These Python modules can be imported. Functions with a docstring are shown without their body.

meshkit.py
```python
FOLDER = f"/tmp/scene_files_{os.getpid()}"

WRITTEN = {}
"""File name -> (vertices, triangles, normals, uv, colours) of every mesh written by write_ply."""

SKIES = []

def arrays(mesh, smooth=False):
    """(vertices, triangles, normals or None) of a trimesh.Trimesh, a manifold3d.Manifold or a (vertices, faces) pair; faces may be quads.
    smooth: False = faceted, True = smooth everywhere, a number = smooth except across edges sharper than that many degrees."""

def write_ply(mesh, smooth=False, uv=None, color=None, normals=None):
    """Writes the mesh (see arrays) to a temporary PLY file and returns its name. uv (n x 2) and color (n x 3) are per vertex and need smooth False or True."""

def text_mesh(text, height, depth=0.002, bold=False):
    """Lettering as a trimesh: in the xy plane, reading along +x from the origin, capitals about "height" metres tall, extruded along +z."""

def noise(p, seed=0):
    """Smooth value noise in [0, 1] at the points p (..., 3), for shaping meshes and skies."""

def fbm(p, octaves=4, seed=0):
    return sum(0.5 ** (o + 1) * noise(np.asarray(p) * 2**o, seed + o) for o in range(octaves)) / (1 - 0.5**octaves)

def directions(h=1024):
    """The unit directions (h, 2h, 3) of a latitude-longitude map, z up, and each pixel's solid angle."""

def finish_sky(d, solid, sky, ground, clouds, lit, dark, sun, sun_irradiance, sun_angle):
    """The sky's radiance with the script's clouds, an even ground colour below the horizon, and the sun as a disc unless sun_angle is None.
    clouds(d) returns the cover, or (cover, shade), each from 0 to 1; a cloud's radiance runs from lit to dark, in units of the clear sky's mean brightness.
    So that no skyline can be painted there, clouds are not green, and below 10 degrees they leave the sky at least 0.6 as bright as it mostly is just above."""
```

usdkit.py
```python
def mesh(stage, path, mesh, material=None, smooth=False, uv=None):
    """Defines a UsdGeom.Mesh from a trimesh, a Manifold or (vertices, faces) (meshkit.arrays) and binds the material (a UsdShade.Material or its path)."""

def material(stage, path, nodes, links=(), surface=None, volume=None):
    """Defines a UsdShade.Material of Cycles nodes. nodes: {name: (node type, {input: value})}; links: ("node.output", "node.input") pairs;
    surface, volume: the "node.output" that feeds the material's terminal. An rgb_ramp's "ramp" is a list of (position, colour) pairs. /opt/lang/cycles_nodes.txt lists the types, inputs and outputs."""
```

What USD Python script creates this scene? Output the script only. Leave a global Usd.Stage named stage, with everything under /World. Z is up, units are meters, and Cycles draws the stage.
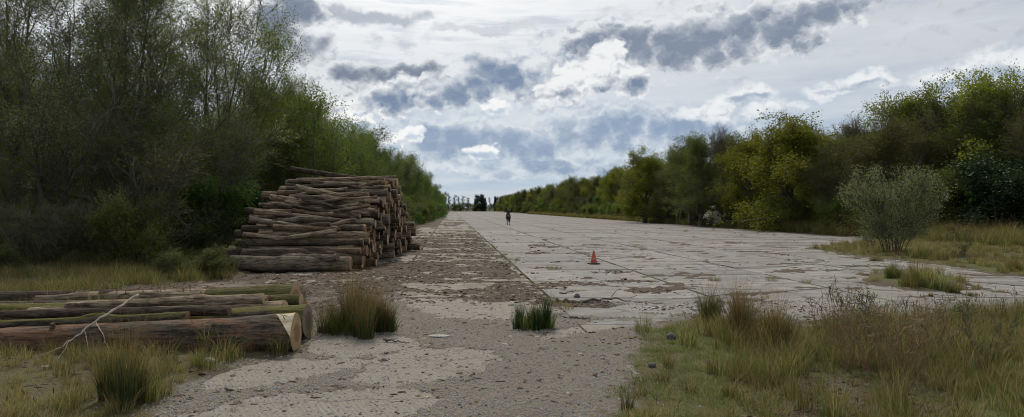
import math, random
import numpy as np, trimesh, manifold3d, shapely
from shapely.geometry import Polygon, LineString, Point, box as sbox
from shapely import affinity
from pxr import Usd, UsdGeom, UsdLux, UsdShade, Sdf, Gf, Vt
import usdkit, meshkit

stage = Usd.Stage.CreateInMemory()
UsdGeom.SetStageUpAxis(stage, 'Z'); UsdGeom.SetStageMetersPerUnit(stage, 1.0)
world = UsdGeom.Xform.Define(stage, '/World'); stage.SetDefaultPrim(world.GetPrim())
UsdGeom.Scope.Define(stage, '/World/Looks')

# ------------------------------------------------------------------ camera (from horseback height), sun, sky, exposure
EYE, FPX, CX, HORIZON = 2.5, 705.0, 512.0, 209.0
cam = UsdGeom.Camera.Define(stage, '/World/camera')
cam.AddTranslateOp().Set(Gf.Vec3d(0, 0, EYE)); cam.AddRotateXYZOp().Set(Gf.Vec3f(90, 0, 0))
cam.CreateHorizontalApertureAttr(36.0); cam.CreateFocalLengthAttr(36.0 * FPX / 1024); cam.CreateExposureAttr(0.0)
cam.CreateVerticalApertureAttr(36.0 * 417 / 1024)
cam.CreateFStopAttr(0.0); cam.CreateClippingRangeAttr(Gf.Vec2f(0.1, 20000))

SUN_AZ, SUN_EL = math.radians(-9), math.radians(46)
sun = UsdLux.DistantLight.Define(stage, '/World/sun')
sun.CreateIntensityAttr(0.85); sun.CreateAngleAttr(4.0); sun.CreateNormalizeAttr(True); sun.CreateColorAttr(Gf.Vec3f(1.0, 0.92, 0.80))
sun.AddRotateXYZOp().Set(Gf.Vec3f(math.degrees(SUN_EL) - 90, 0, 0))
sun_z = sun.GetPrim()
_x = UsdGeom.Xformable(sun_z); _x.ClearXformOpOrder()
_x.AddRotateZOp().Set(-math.degrees(SUN_AZ)); _x.AddRotateXOp(opSuffix='e').Set(-(90 - math.degrees(SUN_EL)))

class Graph:
    """A Cycles node graph: every call adds a node; an argument such as 'n3.color' links another node's output."""
    def __init__(self): self.n, self.l = {}, []
    def __call__(self, kind, **kw):
        name, vals = f'n{len(self.n)}', {}
        for k, v in kw.items():
            if isinstance(v, str) and '.' in v and v.split('.')[0] in self.n: self.l.append((v, f'{name}.{k}'))
            else: vals[k] = v
        self.n[name] = (kind, vals); return name
    def m(self, op, a, b=0.0, c=0.0, clamp=False): return self('math', math_type=op, value1=a, value2=b, value3=c, use_clamp=clamp) + '.value'
    def v(self, op, a, b=(0, 0, 0), out='vector', **kw): return self('vector_math', math_type=op, vector1=a, vector2=b, **kw) + '.' + out
    def sm(self, x, a, b): return self('map_range', range_type='smoothstep', value=x, from_min=a, from_max=b, to_min=0.0, to_max=1.0, clamp=True) + '.result'
    def mixc(self, f, a, b, kind='mix'): return self('mix', mix_type=kind, fac=f, color1=a, color2=b) + '.color'
    def noise(self, vec, scale, detail=3.0, rough=0.55, out='fac', **kw): return self('noise_texture', vector=vec, scale=scale, detail=detail, roughness=rough, **kw) + '.' + out
    def ramp(self, f, stops): return self('rgb_ramp', fac=f, ramp=stops) + '.color'
    def build(self, name, surface=None, volume=None): return usdkit.material(stage, f'/World/Looks/{name}', self.n, self.l, surface, volume)

def pix_dir(px, py): return math.atan2((px - CX) / FPX, 1), math.atan2((HORIZON - py) / FPX, math.hypot(1, (px - CX) / FPX))

def make_sky():
    S = 0.1                                                   # background strength; cloud radiances below are divided by it
    def lin(r, g, b, k=1.0):
        f = lambda c: (c / 255 / 12.92 if c < 10 else ((c / 255 + 0.055) / 1.055) ** 2.4)
        return tuple(k * f(c) / S for c in (r, g, b))
    g = Graph()
    d = g('geometry') + '.position'
    d = g.v('normalize', d)
    sep = g('separate_xyz', vector=d)
    x, y, z = sep + '.x', sep + '.y', sep + '.z'
    az = g.m('arctan2', x, y); el = g.m('arcsine', z)
    P = g('combine_xyz', x=az, y=el, z=0.0) + '.vector'
    D3 = g.v('multiply', d, (1.0, 1.0, 1.25))
    low = g.sm(el, 0.02, 0.24)
    sd = (math.sin(SUN_AZ) * math.cos(SUN_EL), math.cos(SUN_AZ) * math.cos(SUN_EL), math.sin(SUN_EL))
    # clear sky, then a high thin veil, brighter towards the sun, bluer low down; ragged cumulus all round
    sky = g('sky_texture', sky_type='single_scattering', sun_disc=False, sun_elevation=SUN_EL, sun_rotation=SUN_AZ, altitude=100.0) + '.color'
    veil = g.mixc(low, lin(166, 187, 209), lin(196, 202, 209))
    near_sun = g.m('power', g.m('maximum', g.v('dot_product', d, sd, 'value'), 0.0), 10.0)
    veil = g.mixc(g.m('multiply', near_sun, 0.95), veil, lin(255, 249, 240, 2.5))
    streak = g.noise(g.v('multiply', d, (3.0, 3.0, 24.0)), 1.6, 5.0, 0.6)
    veil = g.mixc(g.m('multiply', g.sm(streak, .45, .7), .6), veil, lin(220, 224, 227))
    veil = g.mixc(g.m('multiply', g.sm(streak, .5, .3), .5), veil, lin(160, 175, 196))
    base = g.mixc(0.93, sky, veil)
    Dc = g.v('multiply', d, (1, 1, 2.4))
    ar, aru = g.noise(Dc, 5.5, 7.0, .62), g.noise(g.v('add', Dc, (0, 0, .04)), 5.5, 5.0, .6)
    arc = g.mixc(g.sm(aru, .46, .66), lin(226, 230, 233), lin(150, 165, 187))
    away = g.mixc(g.m('multiply', g.sm(ar, .50, .60), .85), base, arc)

    big = g.noise(D3, 13.0, 5.0, 0.55, 'color'); fine = g.noise(D3, 60.0, 4.0, 0.55, 'color')
    warp = g.v('add', g.v('multiply', g.v('subtract', big, (.5, .5, .5)), (.11, .055, 0)), g.v('multiply', g.v('subtract', fine, (.5, .5, .5)), (.016, .012, 0)))
    Pw = g.v('add', P, warp)
    def puffs(p):
        """Heaped round heads: the nearer a cell's middle, the higher; three sizes in one."""
        q = g.v('multiply', p, (1.0, 1.25, 0))
        vd = g('voronoi_texture', dimensions='2D', vector=q, scale=30.0, detail=1.9, roughness=.46, lacunarity=2.3, feature='f1', randomness=1.0) + '.distance'
        return g.m('subtract', 1.0, g.m('multiply', vd, .9))
    Pq = g.v('add', P, g.v('multiply', g.v('subtract', fine, (.5, .5, .5)), (.020, .016, 0)))
    lump, lump_up = puffs(Pq), puffs(g.v('add', Pq, (-.0015, .0055, 0)))
    relief = g.m('subtract', lump, lump_up)
    wide = g.noise(D3, 17.0, 5.0, 0.6)

    def field(pw, blobs):
        r = None
        for px, py, rx, ry in blobs:
            a, e = pix_dir(px, py); sx, sy = FPX / rx, FPX / ry
            q = g('vector_math', math_type='multiply_add', vector1=pw, vector2=(sx, sy, 0), vector3=(-a * sx, -e * sy, 0)) + '.vector'
            ln = g.v('dot_product', q, q, 'value')
            r = ln if r is None else g.m('smoothmin', r, ln, 0.35)
        return g.m('subtract', 1.0, r)
    def layer(col, blobs, dark_blobs, dark, lit, edge=(-.14, .44), amp=1.05, opacity=1.0, depth=(-1.9, .9), k=2.0, wamp=1.5):
        f0 = g.m('multiply_add', g.m('subtract', lump, .55), amp, g.m('multiply_add', g.m('subtract', wide, .42), wamp, field(Pw, blobs)))
        cover = g.m('multiply', g.sm(f0, *edge), opacity)
        f1 = g.m('multiply_add', g.m('subtract', wide, .5), 1.7, g.m('multiply_add', g.m('subtract', .55, lump), .4, field(Pw, dark_blobs)))
        rim = g.sm(f0, .95, .05)
        shade = g.m('subtract', g.m('multiply', g.sm(f1, *depth), g.m('multiply_add', rim, -.75, 1.0)), g.m('multiply', relief, g.m('multiply_add', rim, k * .85, k * .14)), clamp=True)
        return g.mixc(cover, col, g.mixc(shade, lit, dark))
    col = g.mixc(g.m('multiply', g.sm(g.m('multiply_add', g.m('subtract', lump, .55), .12, ar), .54, .64), .45), base, arc)
    # banks low in the sky, streaks
    col = layer(col, [(610, 128, 95, 26), (520, 142, 75, 24), (450, 138, 70, 28), (690, 132, 60, 20), (570, 166, 90, 14), (490, 172, 40, 8), (440, 165, 40, 10)],
                [(640, 134, 84, 20), (530, 152, 76, 15), (512, 148, 34, 20), (455, 142, 44, 18), (580, 172, 70, 8)], lin(142, 162, 188), lin(220, 227, 232), edge=(-.8, 1.), opacity=.95, k=2.0)
    col = layer(col, [(372, 18, 66, 7), (480, 30, 50, 5), (905, 12, 80, 9), (950, 40, 90, 10)], [(372, 19, 60, 6)], lin(162, 172, 187), lin(204, 209, 215), edge=(-.5, .8), opacity=.75, amp=1.2)
    # grey bodies
    col = layer(col, [(284, 16, 40, 44), (318, 50, 30, 18), (345, 66, 28, 16), (372, 80, 34, 20), (408, 82, 44, 24), (345, 95, 36, 22)],
                [(284, 16, 32, 38), (312, 36, 14, 16), (352, 68, 16, 8), (385, 66, 26, 9), (418, 68, 22, 8)], lin(126, 137, 155), lin(224, 228, 231))
    col = layer(col, [(398, 96, 42, 20), (365, 103, 22, 14), (440, 100, 16, 12)], [(400, 100, 32, 12)], lin(124, 142, 167), lin(238, 240, 241))
    col = layer(col, [(500, 76, 60, 24), (458, 92, 50, 18), (550, 84, 56, 24), (565, 52, 44, 26)],
                [(512, 76, 40, 12), (465, 96, 46, 10), (548, 94, 50, 8), (575, 56, 20, 10)], lin(128, 146, 171), lin(228, 232, 235), edge=(-.5, .8))
    col = layer(col, [(640, 44, 66, 28), (700, 36, 84, 36), (765, 24, 74, 34), (830, 12, 50, 24), (592, 44, 46, 26)],
                [(590, 48, 34, 9), (645, 48, 60, 17), (712, 46, 76, 20), (780, 31, 66, 22), (832, 14, 42, 18), (850, 2, 20, 10)], lin(132, 144, 163), lin(230, 233, 236))
    # white heads
    col = layer(col, [(607, 68, 30, 26), (560, 88, 34, 15), (582, 76, 26, 22), (638, 84, 28, 18)], [(640, 90, 30, 10), (600, 92, 40, 5)], lin(124, 140, 164), lin(240, 242, 243))
    col = layer(col, [(330, 108, 22, 12), (350, 122, 24, 12), (376, 138, 26, 12), (410, 135, 20, 10), (480, 150, 26, 9), (500, 112, 26, 9)], [(340, 130, 30, 6), (376, 150, 30, 7), (412, 144, 16, 5), (480, 157, 24, 5), (500, 120, 24, 5)], lin(176, 194, 214), lin(246, 247, 247))
    col = layer(col, [(748, 93, 30, 10), (725, 104, 30, 9), (860, 84, 30, 9), (965, 78, 34, 14), (1000, 70, 40, 17), (1050, 66, 40, 20), (770, 108, 30, 8), (700, 115, 26, 9), (830, 92, 20, 6)],
                [(752, 99, 26, 4), (1010, 84, 50, 8), (862, 91, 22, 4)], lin(160, 175, 195), lin(240, 242, 244), edge=(-.6, 1.0), opacity=.9)
    bg_front = g('background_shader', color=col, strength=S) + '.background'
    bg_away = g('background_shader', color=away, strength=S) + '.background'
    # the drawn cumulus field lies in one quarter of the horizon; elsewhere only the even cumulus is worked out
    front = g.m('multiply', g.m('less_than', g.m('absolute', az), 0.85), g.m('less_than', el, .45))
    front = g.m('multiply', g.m('multiply', g.sm(g.m('absolute', az), .85, .7), g.sm(el, .45, .33)), front)
    return g.build('sky_material', g('mix_closure', fac=front, closure1=bg_away, closure2=bg_front) + '.closure')
sky_mat = make_sky()
dome = UsdLux.DomeLight.Define(stage, '/World/sky')
UsdShade.MaterialBindingAPI.Apply(dome.GetPrim()).Bind(sky_mat)
dome.GetPrim().SetCustomDataByKey('kind', 'structure')
# ------------------------------------------------------------------ helpers
rng = np.random.default_rng(7)
used = {}
def numbered(path):
    n = used.get(path, 0); used[path] = n + 1
    return path if n == 0 else f'{path}_{n:03d}'
def tag(prim, label=None, cat=None, group=None, kind=None):
    p = prim.GetPrim() if hasattr(prim, 'GetPrim') else prim
    for k, v in (('label', label), ('category', cat), ('group', group), ('kind', kind)):
        if v: p.SetCustomDataByKey(k, v)
    return p
def path_of(parent): return '/World' if parent is None else str(parent.GetPath())
def obj(name, mesh, mat, parent=None, smooth=False, masks=None):
    """ONE mesh prim under parent (or directly under /World)."""
    m = usdkit.mesh(stage, numbered(f'{path_of(parent)}/{name}'), mesh, mat, smooth)
    for k, a in (masks or {}).items():
        UsdGeom.PrimvarsAPI(m).CreatePrimvar(k, Sdf.ValueTypeNames.FloatArray, 'vertex').Set(Vt.FloatArray.FromNumpy(np.asarray(a, np.float32)))
    return m.GetPrim()
def xform(path, loc=(0, 0, 0), rz=0.0, scale=None):
    x = UsdGeom.Xform.Define(stage, path); x.AddTranslateOp().Set(Gf.Vec3d(*map(float, loc)))
    if rz: x.AddRotateZOp().Set(float(rz))
    if scale is not None: x.AddScaleOp().Set(Gf.Vec3f(*([float(scale)] * 3 if np.ndim(scale) == 0 else map(float, scale))))
    return x.GetPrim()
def thing(name, label, cat, loc=(0, 0, 0), rz=0.0, group=None, kind=None, scale=None):
    return tag(xform(numbered(f'/World/{name}'), loc, rz, scale), label, cat, group, kind)
def klass(name): return stage.CreateClassPrim(f'/World/model_of_{name}')
def copy(cls, name, label, cat, loc, rz=0.0, scale=1.0, group=None):
    p = thing(name, label, cat, loc, rz, group, scale=scale)
    p.GetReferences().AddInternalReference(cls.GetPath()); p.SetInstanceable(True)
    return p
def scatter(name, protos, pts, rot, scl, idx, kind='stuff', label=None, cat=None, tilt=None):
    """A PointInstancer of what nobody could count; protos: classes."""
    pi = UsdGeom.PointInstancer.Define(stage, numbered(f'/World/{name}'))
    for i, c in enumerate(protos):
        q = UsdGeom.Xform.Define(stage, f'{pi.GetPath()}/kind_{i:03d}')
        q.GetPrim().GetReferences().AddInternalReference(c.GetPath()); pi.CreatePrototypesRel().AddTarget(q.GetPath())
    n = len(pts)
    h = np.asarray(rot) / 2; qs = np.zeros((n, 4)); qs[:, 0] = np.cos(h); qs[:, 3] = np.sin(h)
    if tilt is not None:
        t = np.asarray(tilt) / 2                                # about local x first
        qs = np.stack([np.cos(h) * np.cos(t), np.cos(h) * np.sin(t), np.sin(h) * np.sin(t), np.sin(h) * np.cos(t)], 1)
    pi.CreatePositionsAttr(Vt.Vec3fArray.FromNumpy(np.asarray(pts, np.float32)))
    pi.CreateOrientationsAttr(Vt.QuathArray([Gf.Quath(float(a), float(b), float(c), float(d)) for a, b, c, d in qs]))
    s = np.asarray(scl, np.float32); s = np.repeat(s[:, None], 3, 1) if s.ndim == 1 else s
    pi.CreateScalesAttr(Vt.Vec3fArray.FromNumpy(s)); pi.CreateProtoIndicesAttr(Vt.IntArray.FromNumpy(np.asarray(idx, np.int32)))
    return tag(pi.GetPrim(), label, cat, None, kind)

A_RUN = -0.0865                                                # the runway runs a little to the left of the view
def U(x, y): return x - A_RUN * y
def XY(u, y): return u + A_RUN * y, y
def G(px, py, z=0.0):
    """The point at height z seen at a pixel of the photograph (used to survey where things stand)."""
    d = FPX * (EYE - z) / (py - HORIZON); return ((px - CX) / FPX * d, d)
def GX(px, d): return (px - CX) / FPX * d
def GZ(py, d): return EYE - (py - HORIZON) / FPX * d
def poly(px): return Polygon([G(*p) for p in px])

def tubes(paths, radii, sides=5, cap=False):
    """Tapered tubes along N paths of K points (N, K, 3) with radii (N, K): one (vertices, faces)."""
    P = np.asarray(paths, float); R = np.asarray(radii, float); N, K, _ = P.shape
    T = np.gradient(P, axis=1); T /= np.linalg.norm(T, axis=2, keepdims=True) + 1e-12
    ref = np.where(np.abs(T[:, :1, 2:3]) > .9, np.array([1., 0, 0]), np.array([0, 0, 1.]))
    A = np.cross(T, np.broadcast_to(ref, T.shape)); A /= np.linalg.norm(A, axis=2, keepdims=True) + 1e-12
    B = np.cross(T, A); th = np.arange(sides) / sides * 2 * np.pi
    V = P[:, :, None] + R[:, :, None, None] * (np.cos(th)[:, None] * A[:, :, None] + np.sin(th)[:, None] * B[:, :, None])
    i = (np.arange(N)[:, None, None] * K + np.arange(K - 1)[None, :, None]) * sides
    a = i + np.arange(sides); b = i + (np.arange(sides) + 1) % sides
    F = np.stack([a, b, b + sides, a + sides], -1).reshape(-1, 4)
    F = np.vstack([F[:, [0, 1, 2]], F[:, [0, 2, 3]]])
    return V.reshape(-1, 3), F
def join(parts):
    vs, fs, n = [], [], 0
    for v, f in parts: vs.append(v); fs.append(np.asarray(f) + n); n += len(v)
    return np.vstack(vs), np.vstack(fs)
def unit(v): return v / (np.linalg.norm(v, axis=-1, keepdims=True) + 1e-12)
def fbm2(x, y, s, o=4, seed=0): return meshkit.fbm(np.stack([np.asarray(x) * s, np.asarray(y) * s, np.full(np.shape(x), 3.7)], -1), o, seed)

# ------------------------------------------------------------------ materials
def simple(name, c1, c2, scale=8.0, rough=.85, bump=.3, dist=.01, stretch=(1, 1, 1), coord='object', detail=5.0, spec=.3):
    g = Graph(); tc = g('texture_coordinate') + '.object' if coord == 'object' else g('geometry') + '.position'
    v = g.v('multiply', tc, stretch); n = g.noise(v, scale, detail, .6); n2 = g.noise(v, scale * 4.3, 3.0, .6)
    c = g.mixc(g.sm(n, .3, .7), c1, c2); c = g.mixc(g.m('multiply', g.sm(n2, .45, .75), .35), c, tuple(k * .55 for k in c1))
    b = g('bump', height=g.m('add', n2, n), strength=bump, distance=dist) + '.normal'
    return g.build(name, g('principled_bsdf', base_color=c, roughness=rough, normal=b, specular_ior_level=spec) + '.BSDF')
def leafy(name, c1, c2, trans=.4, gloss=.15, rough=.65, obj_var=.25):
    """Foliage: each leaf and each plant its own tone, light passing through."""
    g = Graph(); r = g('geometry') + '.random_per_island'; o = g('object_info') + '.random'
    c = g.mixc(r, c1, c2)
    c = g('hsv', hue=g.m('multiply_add', g.m('subtract', o, .5), .03, .5), saturation=1.0, value=g.m('multiply_add', g.m('subtract', o, .5), obj_var * 2, 1.0), color=c) + '.color'
    p = g('principled_bsdf', base_color=c, roughness=rough, specular_ior_level=gloss) + '.BSDF'
    t = g('translucent_bsdf', color=g.mixc(.5, c, g.mixc(1.0, c, (1.1, 1.25, .5), 'multiply'))) + '.BSDF'
    return g.build(name, g('mix_closure', fac=trans, closure1=p, closure2=t) + '.closure')
M = {}
M['bark_grey'] = simple('bark_grey', (.075, .066, .052), (.13, .118, .095), 6.0, .95, .6, .02, (1, 1, .25))
M['bark_dark'] = simple('bark_dark', (.045, .038, .030), (.085, .075, .060), 6.0, .95, .6, .02, (1, 1, .25))
M['twig_grey'] = simple('twig_grey', (.085, .072, .060), (.12, .105, .085), 3.0, .9, 0.0)
M['twig_brown'] = simple('twig_brown', (.075, .055, .042), (.11, .080, .058), 3.0, .9, 0.0)
M['twig_red'] = simple('twig_red', (.135, .080, .042), (.20, .125, .065), 3.0, .8, 0.0)
M['twig_dark'] = simple('twig_dark', (.045, .040, .030), (.070, .060, .046), 3.0, .9, 0.0)
M['leaf_yellow'] = leafy('leaf_yellow_green', (.145, .155, .017), (.295, .280, .028), .48)
M['leaf_olive'] = leafy('leaf_olive', (.080, .092, .021), (.155, .162, .035), .46)
M['leaf_bud'] = leafy('leaf_bud_brown', (.088, .088, .028), (.165, .156, .046), .45)
M['leaf_green'] = leafy('leaf_mid_green', (.060, .095, .020), (.130, .170, .036), .45)
M['leaf_dark'] = leafy('leaf_dark_green', (.022, .046, .015), (.040, .074, .020), .25, .15, .6)
M['leaf_bright'] = leafy('leaf_bright_green', (.060, .130, .024), (.105, .185, .036), .45)
M['leaf_conifer'] = leafy('leaf_conifer', (.014, .030, .018), (.022, .042, .024), .1)
M['leaf_silver'] = leafy('leaf_silver', (.185, .205, .105), (.34, .355, .205), .45)
M['leaf_hedge'] = leafy('leaf_hedge_green', (.110, .140, .028), (.190, .218, .044), .5)
M['blossom'] = leafy('blossom_cream', (.24, .26, .13), (.36, .37, .22), .4)
M['blossom_white'] = leafy('blossom_white', (.62, .60, .56), (.78, .76, .72), .3)
M['grass_green'] = leafy('grass_green', (.078, .094, .026), (.140, .142, .042), .4)
M['grass_moss'] = leafy('grass_moss', (.085, .118, .026), (.155, .160, .048), .4)
M['grass_straw'] = leafy('grass_straw', (.24, .195, .095), (.37, .31, .17), .4)
M['grass_brown'] = leafy('grass_brown', (.150, .095, .042), (.25, .165, .078), .35)
M['rush_green'] = leafy('rush_green', (.026, .052, .018), (.055, .085, .028), .2)
M['bramble'] = leafy('bramble_leaf', (.075, .085, .026), (.135, .125, .045), .35)
M['dead_leaf'] = leafy('dead_leaf', (.085, .055, .034), (.19, .135, .085), .15, .2, .8)
M['chip'] = simple('bark_chip', (.055, .040, .030), (.125, .098, .072), 9.0, .95, .3)
M['pale_chip'] = simple('pale_chip', (.30, .25, .19), (.44, .38, .30), 9.0, .95, .3)
M['stone'] = simple('stone_grey', (.19, .18, .165), (.36, .345, .32), 20.0, .9, .4, .004)
M['stone_dark'] = simple('stone_dark', (.055, .052, .05), (.10, .095, .09), 14.0, .9, .5, .01)
# ------------------------------------------------------------------ ground: one sheet to the horizon, lower where concrete shows
REACH = 2600.0
def ext(px): return poly(px)
R_GRASS_R = Polygon([G(645, 900), G(628, 500), G(622, 417), G(612, 385), G(624, 350), G(645, 330), G(692, 320), G(760, 317), G(840, 322), G(940, 322), G(1030, 312), (16.5, 16.2), (30, 19), (60, 16), (60, 2), (2, 1)])
R_DIRT_R = poly([(690, 322), (700, 302), (780, 300), (860, 304), (860, 330), (760, 330)])
R_GRASS_L = Polygon([(-2.2, 3.5), G(120, 440), G(152, 412), G(178, 392), G(222, 366), G(300, 353), G(306, 330), G(296, 298), (-7.5, 18.8), (-24, 18), (-60, 14), (-60, 1), (-4, 1)])
R_BACK_L = Polygon([(-80, 12), (-26, 19.5), (-13.5, 21), G(130, 289), G(205, 284), G(262, 268), (-9.6, 31), (-9.0, 45), (-9.5, 70), (-13, 100), (-80, 110)])
R_ISLAND = poly([(812, 249), (850, 244), (900, 240.5), (980, 240), (1120, 242), (1260, 258), (1100, 280), (1024, 277), (960, 268), (905, 261), (850, 256)])
R_TUFTS = poly([(858, 281), (885, 270), (925, 271), (960, 282), (985, 292), (930, 291), (895, 287)])
R_LITTERSPOT = poly([(775, 402), (790, 384), (850, 380), (905, 388), (930, 415), (900, 440), (800, 440)])
R_PATCH = [poly(q) for q in (
    [(188, 391), (218, 372), (258, 362), (330, 358), (374, 362), (372, 369), (300, 380), (225, 393)],
    [(160, 425), (255, 396), (330, 388), (420, 390), (440, 402), (380, 440), (150, 500)],
    [(355, 366), (400, 352), (470, 347), (505, 358), (478, 374), (400, 388), (352, 384)],
    [(308, 348), (316, 335), (398, 336), (428, 340), (414, 351), (340, 357)],
    [(396, 300), (440, 292), (548, 294), (566, 312), (500, 321), (436, 318)],
    [(536, 333), (600, 322), (668, 316), (662, 323), (600, 331), (545, 341)])]
def inside(x, y, shape):
    """Signed distance in metres: positive inside."""
    p = shapely.points(x, y); d = shapely.distance(p, shape.boundary); return np.where(shapely.contains(shape, p), d, -d)
def ss(x, a, b): t = np.clip((np.asarray(x) - a) / (b - a), 0, 1); return t * t * (3 - 2 * t)

def ground_fields(x, y):
    """Height and cover (grass, gravel, litter, moss) of the ground at x, y."""
    x, y = np.asarray(x, float), np.asarray(y, float); u = U(x, y); r = np.hypot(x, y)
    n1, n2, n3 = fbm2(x, y, .55, 4, 1), fbm2(x, y, 2.2, 4, 2), fbm2(x, y, .12, 3, 5); n4 = fbm2(x, y, 6.5, 3, 6)
    wob = (n1 - .5) * 1.4 + (n2 - .5) * .5
    near = r < 90
    def reg(shape, w=1.0, a=-.25, b=.25, fine=None):
        out = np.zeros_like(x); k = near
        out[k] = ss(inside(x[k], y[k], shape) + wob[k] * w + (.5 * w * (n4[k] - .5) if fine is None else fine * (.55 * n4[k] + .45 * n2[k] - .53)), a, b); return out
    gr = reg(R_GRASS_R); dirt = reg(R_DIRT_R); gl = reg(R_GRASS_L, .8); bl = reg(R_BACK_L, 1.5); isl = reg(R_ISLAND, 1.6); tf = reg(R_TUFTS, 1.0)
    far_r = ss(u + wob * 1.5, 34.6, 36.0); far_l = ss(-(u + wob * 1.2), 5.5, 7.0) * ss(y, 40, 46); far_l = np.maximum(far_l, ss(-u, 9, 11))
    end = ss(y, 585, 590)
    grass = np.max([gr * (1 - .75 * dirt), gl, bl, isl, tf, far_r, far_l, end], 0)
    # track of gravel in front of the runway
    edge = np.interp(u, [-8, 0, 2, 5, 9, 14, 20], [24, 19.5, 17.3, 17.0, 16.6, 16.6, 15])
    track = ss(edge - y + wob * 2.2, -.5, .9)
    # strip of leaf and bark litter beside the runway
    across = meshkit.fbm(np.stack([x * .45, y * .62, x * 0], -1), 4, 8)
    lit = ss(2.7 - u + (n2 - .5) * .8, -.15, .25) * ss(y, 15, 18)
    thin = np.interp(y, [15, 19, 22, 60, 90, 150, 300], [.44, .50, .54, .53, .50, .45, .40])
    litter = lit * ss(across * .62 + n2 * .2 + n4 * .18 - (1 - thin), -.05, .04)
    patch = np.max([reg(p, .20, -.05, .05, 1.3) for p in R_PATCH], 0)
    z_conc = -.055                                              # below the slabs' tops where concrete lies bare
    z = np.full_like(x, z_conc)
    # joints on the open runway fill up almost to the top in places
    z += .030 * ss(n1, .45, .6) + .02 * ss(n2, .5, .7)
    spill = ss(meshkit.fbm(np.stack([x * .75, y * .95, x * 0 + 4], -1), 4, 31) * .7 + n4 * .3, .56, .61) * np.interp(y, [16, 20, 34, 55, 110], [.3, 1, 1, .9, .0])
    z = np.maximum(z, z_conc + (.068 + .02 * (n4 - .5)) * spill)
    z = np.where(lit > 0, np.maximum(z, z_conc + (.055 + .035 * n1) * litter + .03 * (n2 - .4) * litter), z)
    z_track = .012 + .035 * (n1 - .45) + .02 * (n2 - .5)
    z = z + (z_track - z) * track * (1 - patch) * (1 - grass)
    z = np.where(track * patch > .01, np.minimum(z, -.016 + (1 - patch) * .035 + .012 * (n2 - .5)), z)
    debris = ss(.9 - np.hypot((x - 1.75) / 1.35, (y - 18.4) / .75) + (n2 - .5) * .6, -.1, .2)
    z = np.maximum(z, z_conc + debris * (.085 + .05 * (n2 - .5)))
    litter = np.maximum(litter, debris)
    hum = .05 + .10 * (n1 - .4) + .05 * (n2 - .5)
    z = z + (hum - z) * grass
    bank = ss(u, 36, 40) * ss(y, 20, 60) * .55 * (.5 + n3)
    z = z + bank + ss(-u, 9, 15) * .35 * n3 * 2 * ss(y, 18, 26)
    z = z + ss(r, 700, 2400) * 6 * n3
    moss = np.clip(grass * (.3 + .9 * ss(n1, .4, .62)) * (1 - .8 * gl), 0, 1)
    gravel = track * (1 - grass) * (1 - patch)
    brown = np.clip(.45 * gl * ss(n2, .45, .6) + np.maximum(np.maximum(np.maximum(litter, .8 * spill * (1 - track)), dirt * .9), reg(R_LITTERSPOT)) + .25 * bl * (1 - ss(n1, .42, .6)), 0, 1)
    return z, grass, gravel, brown, moss

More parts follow.
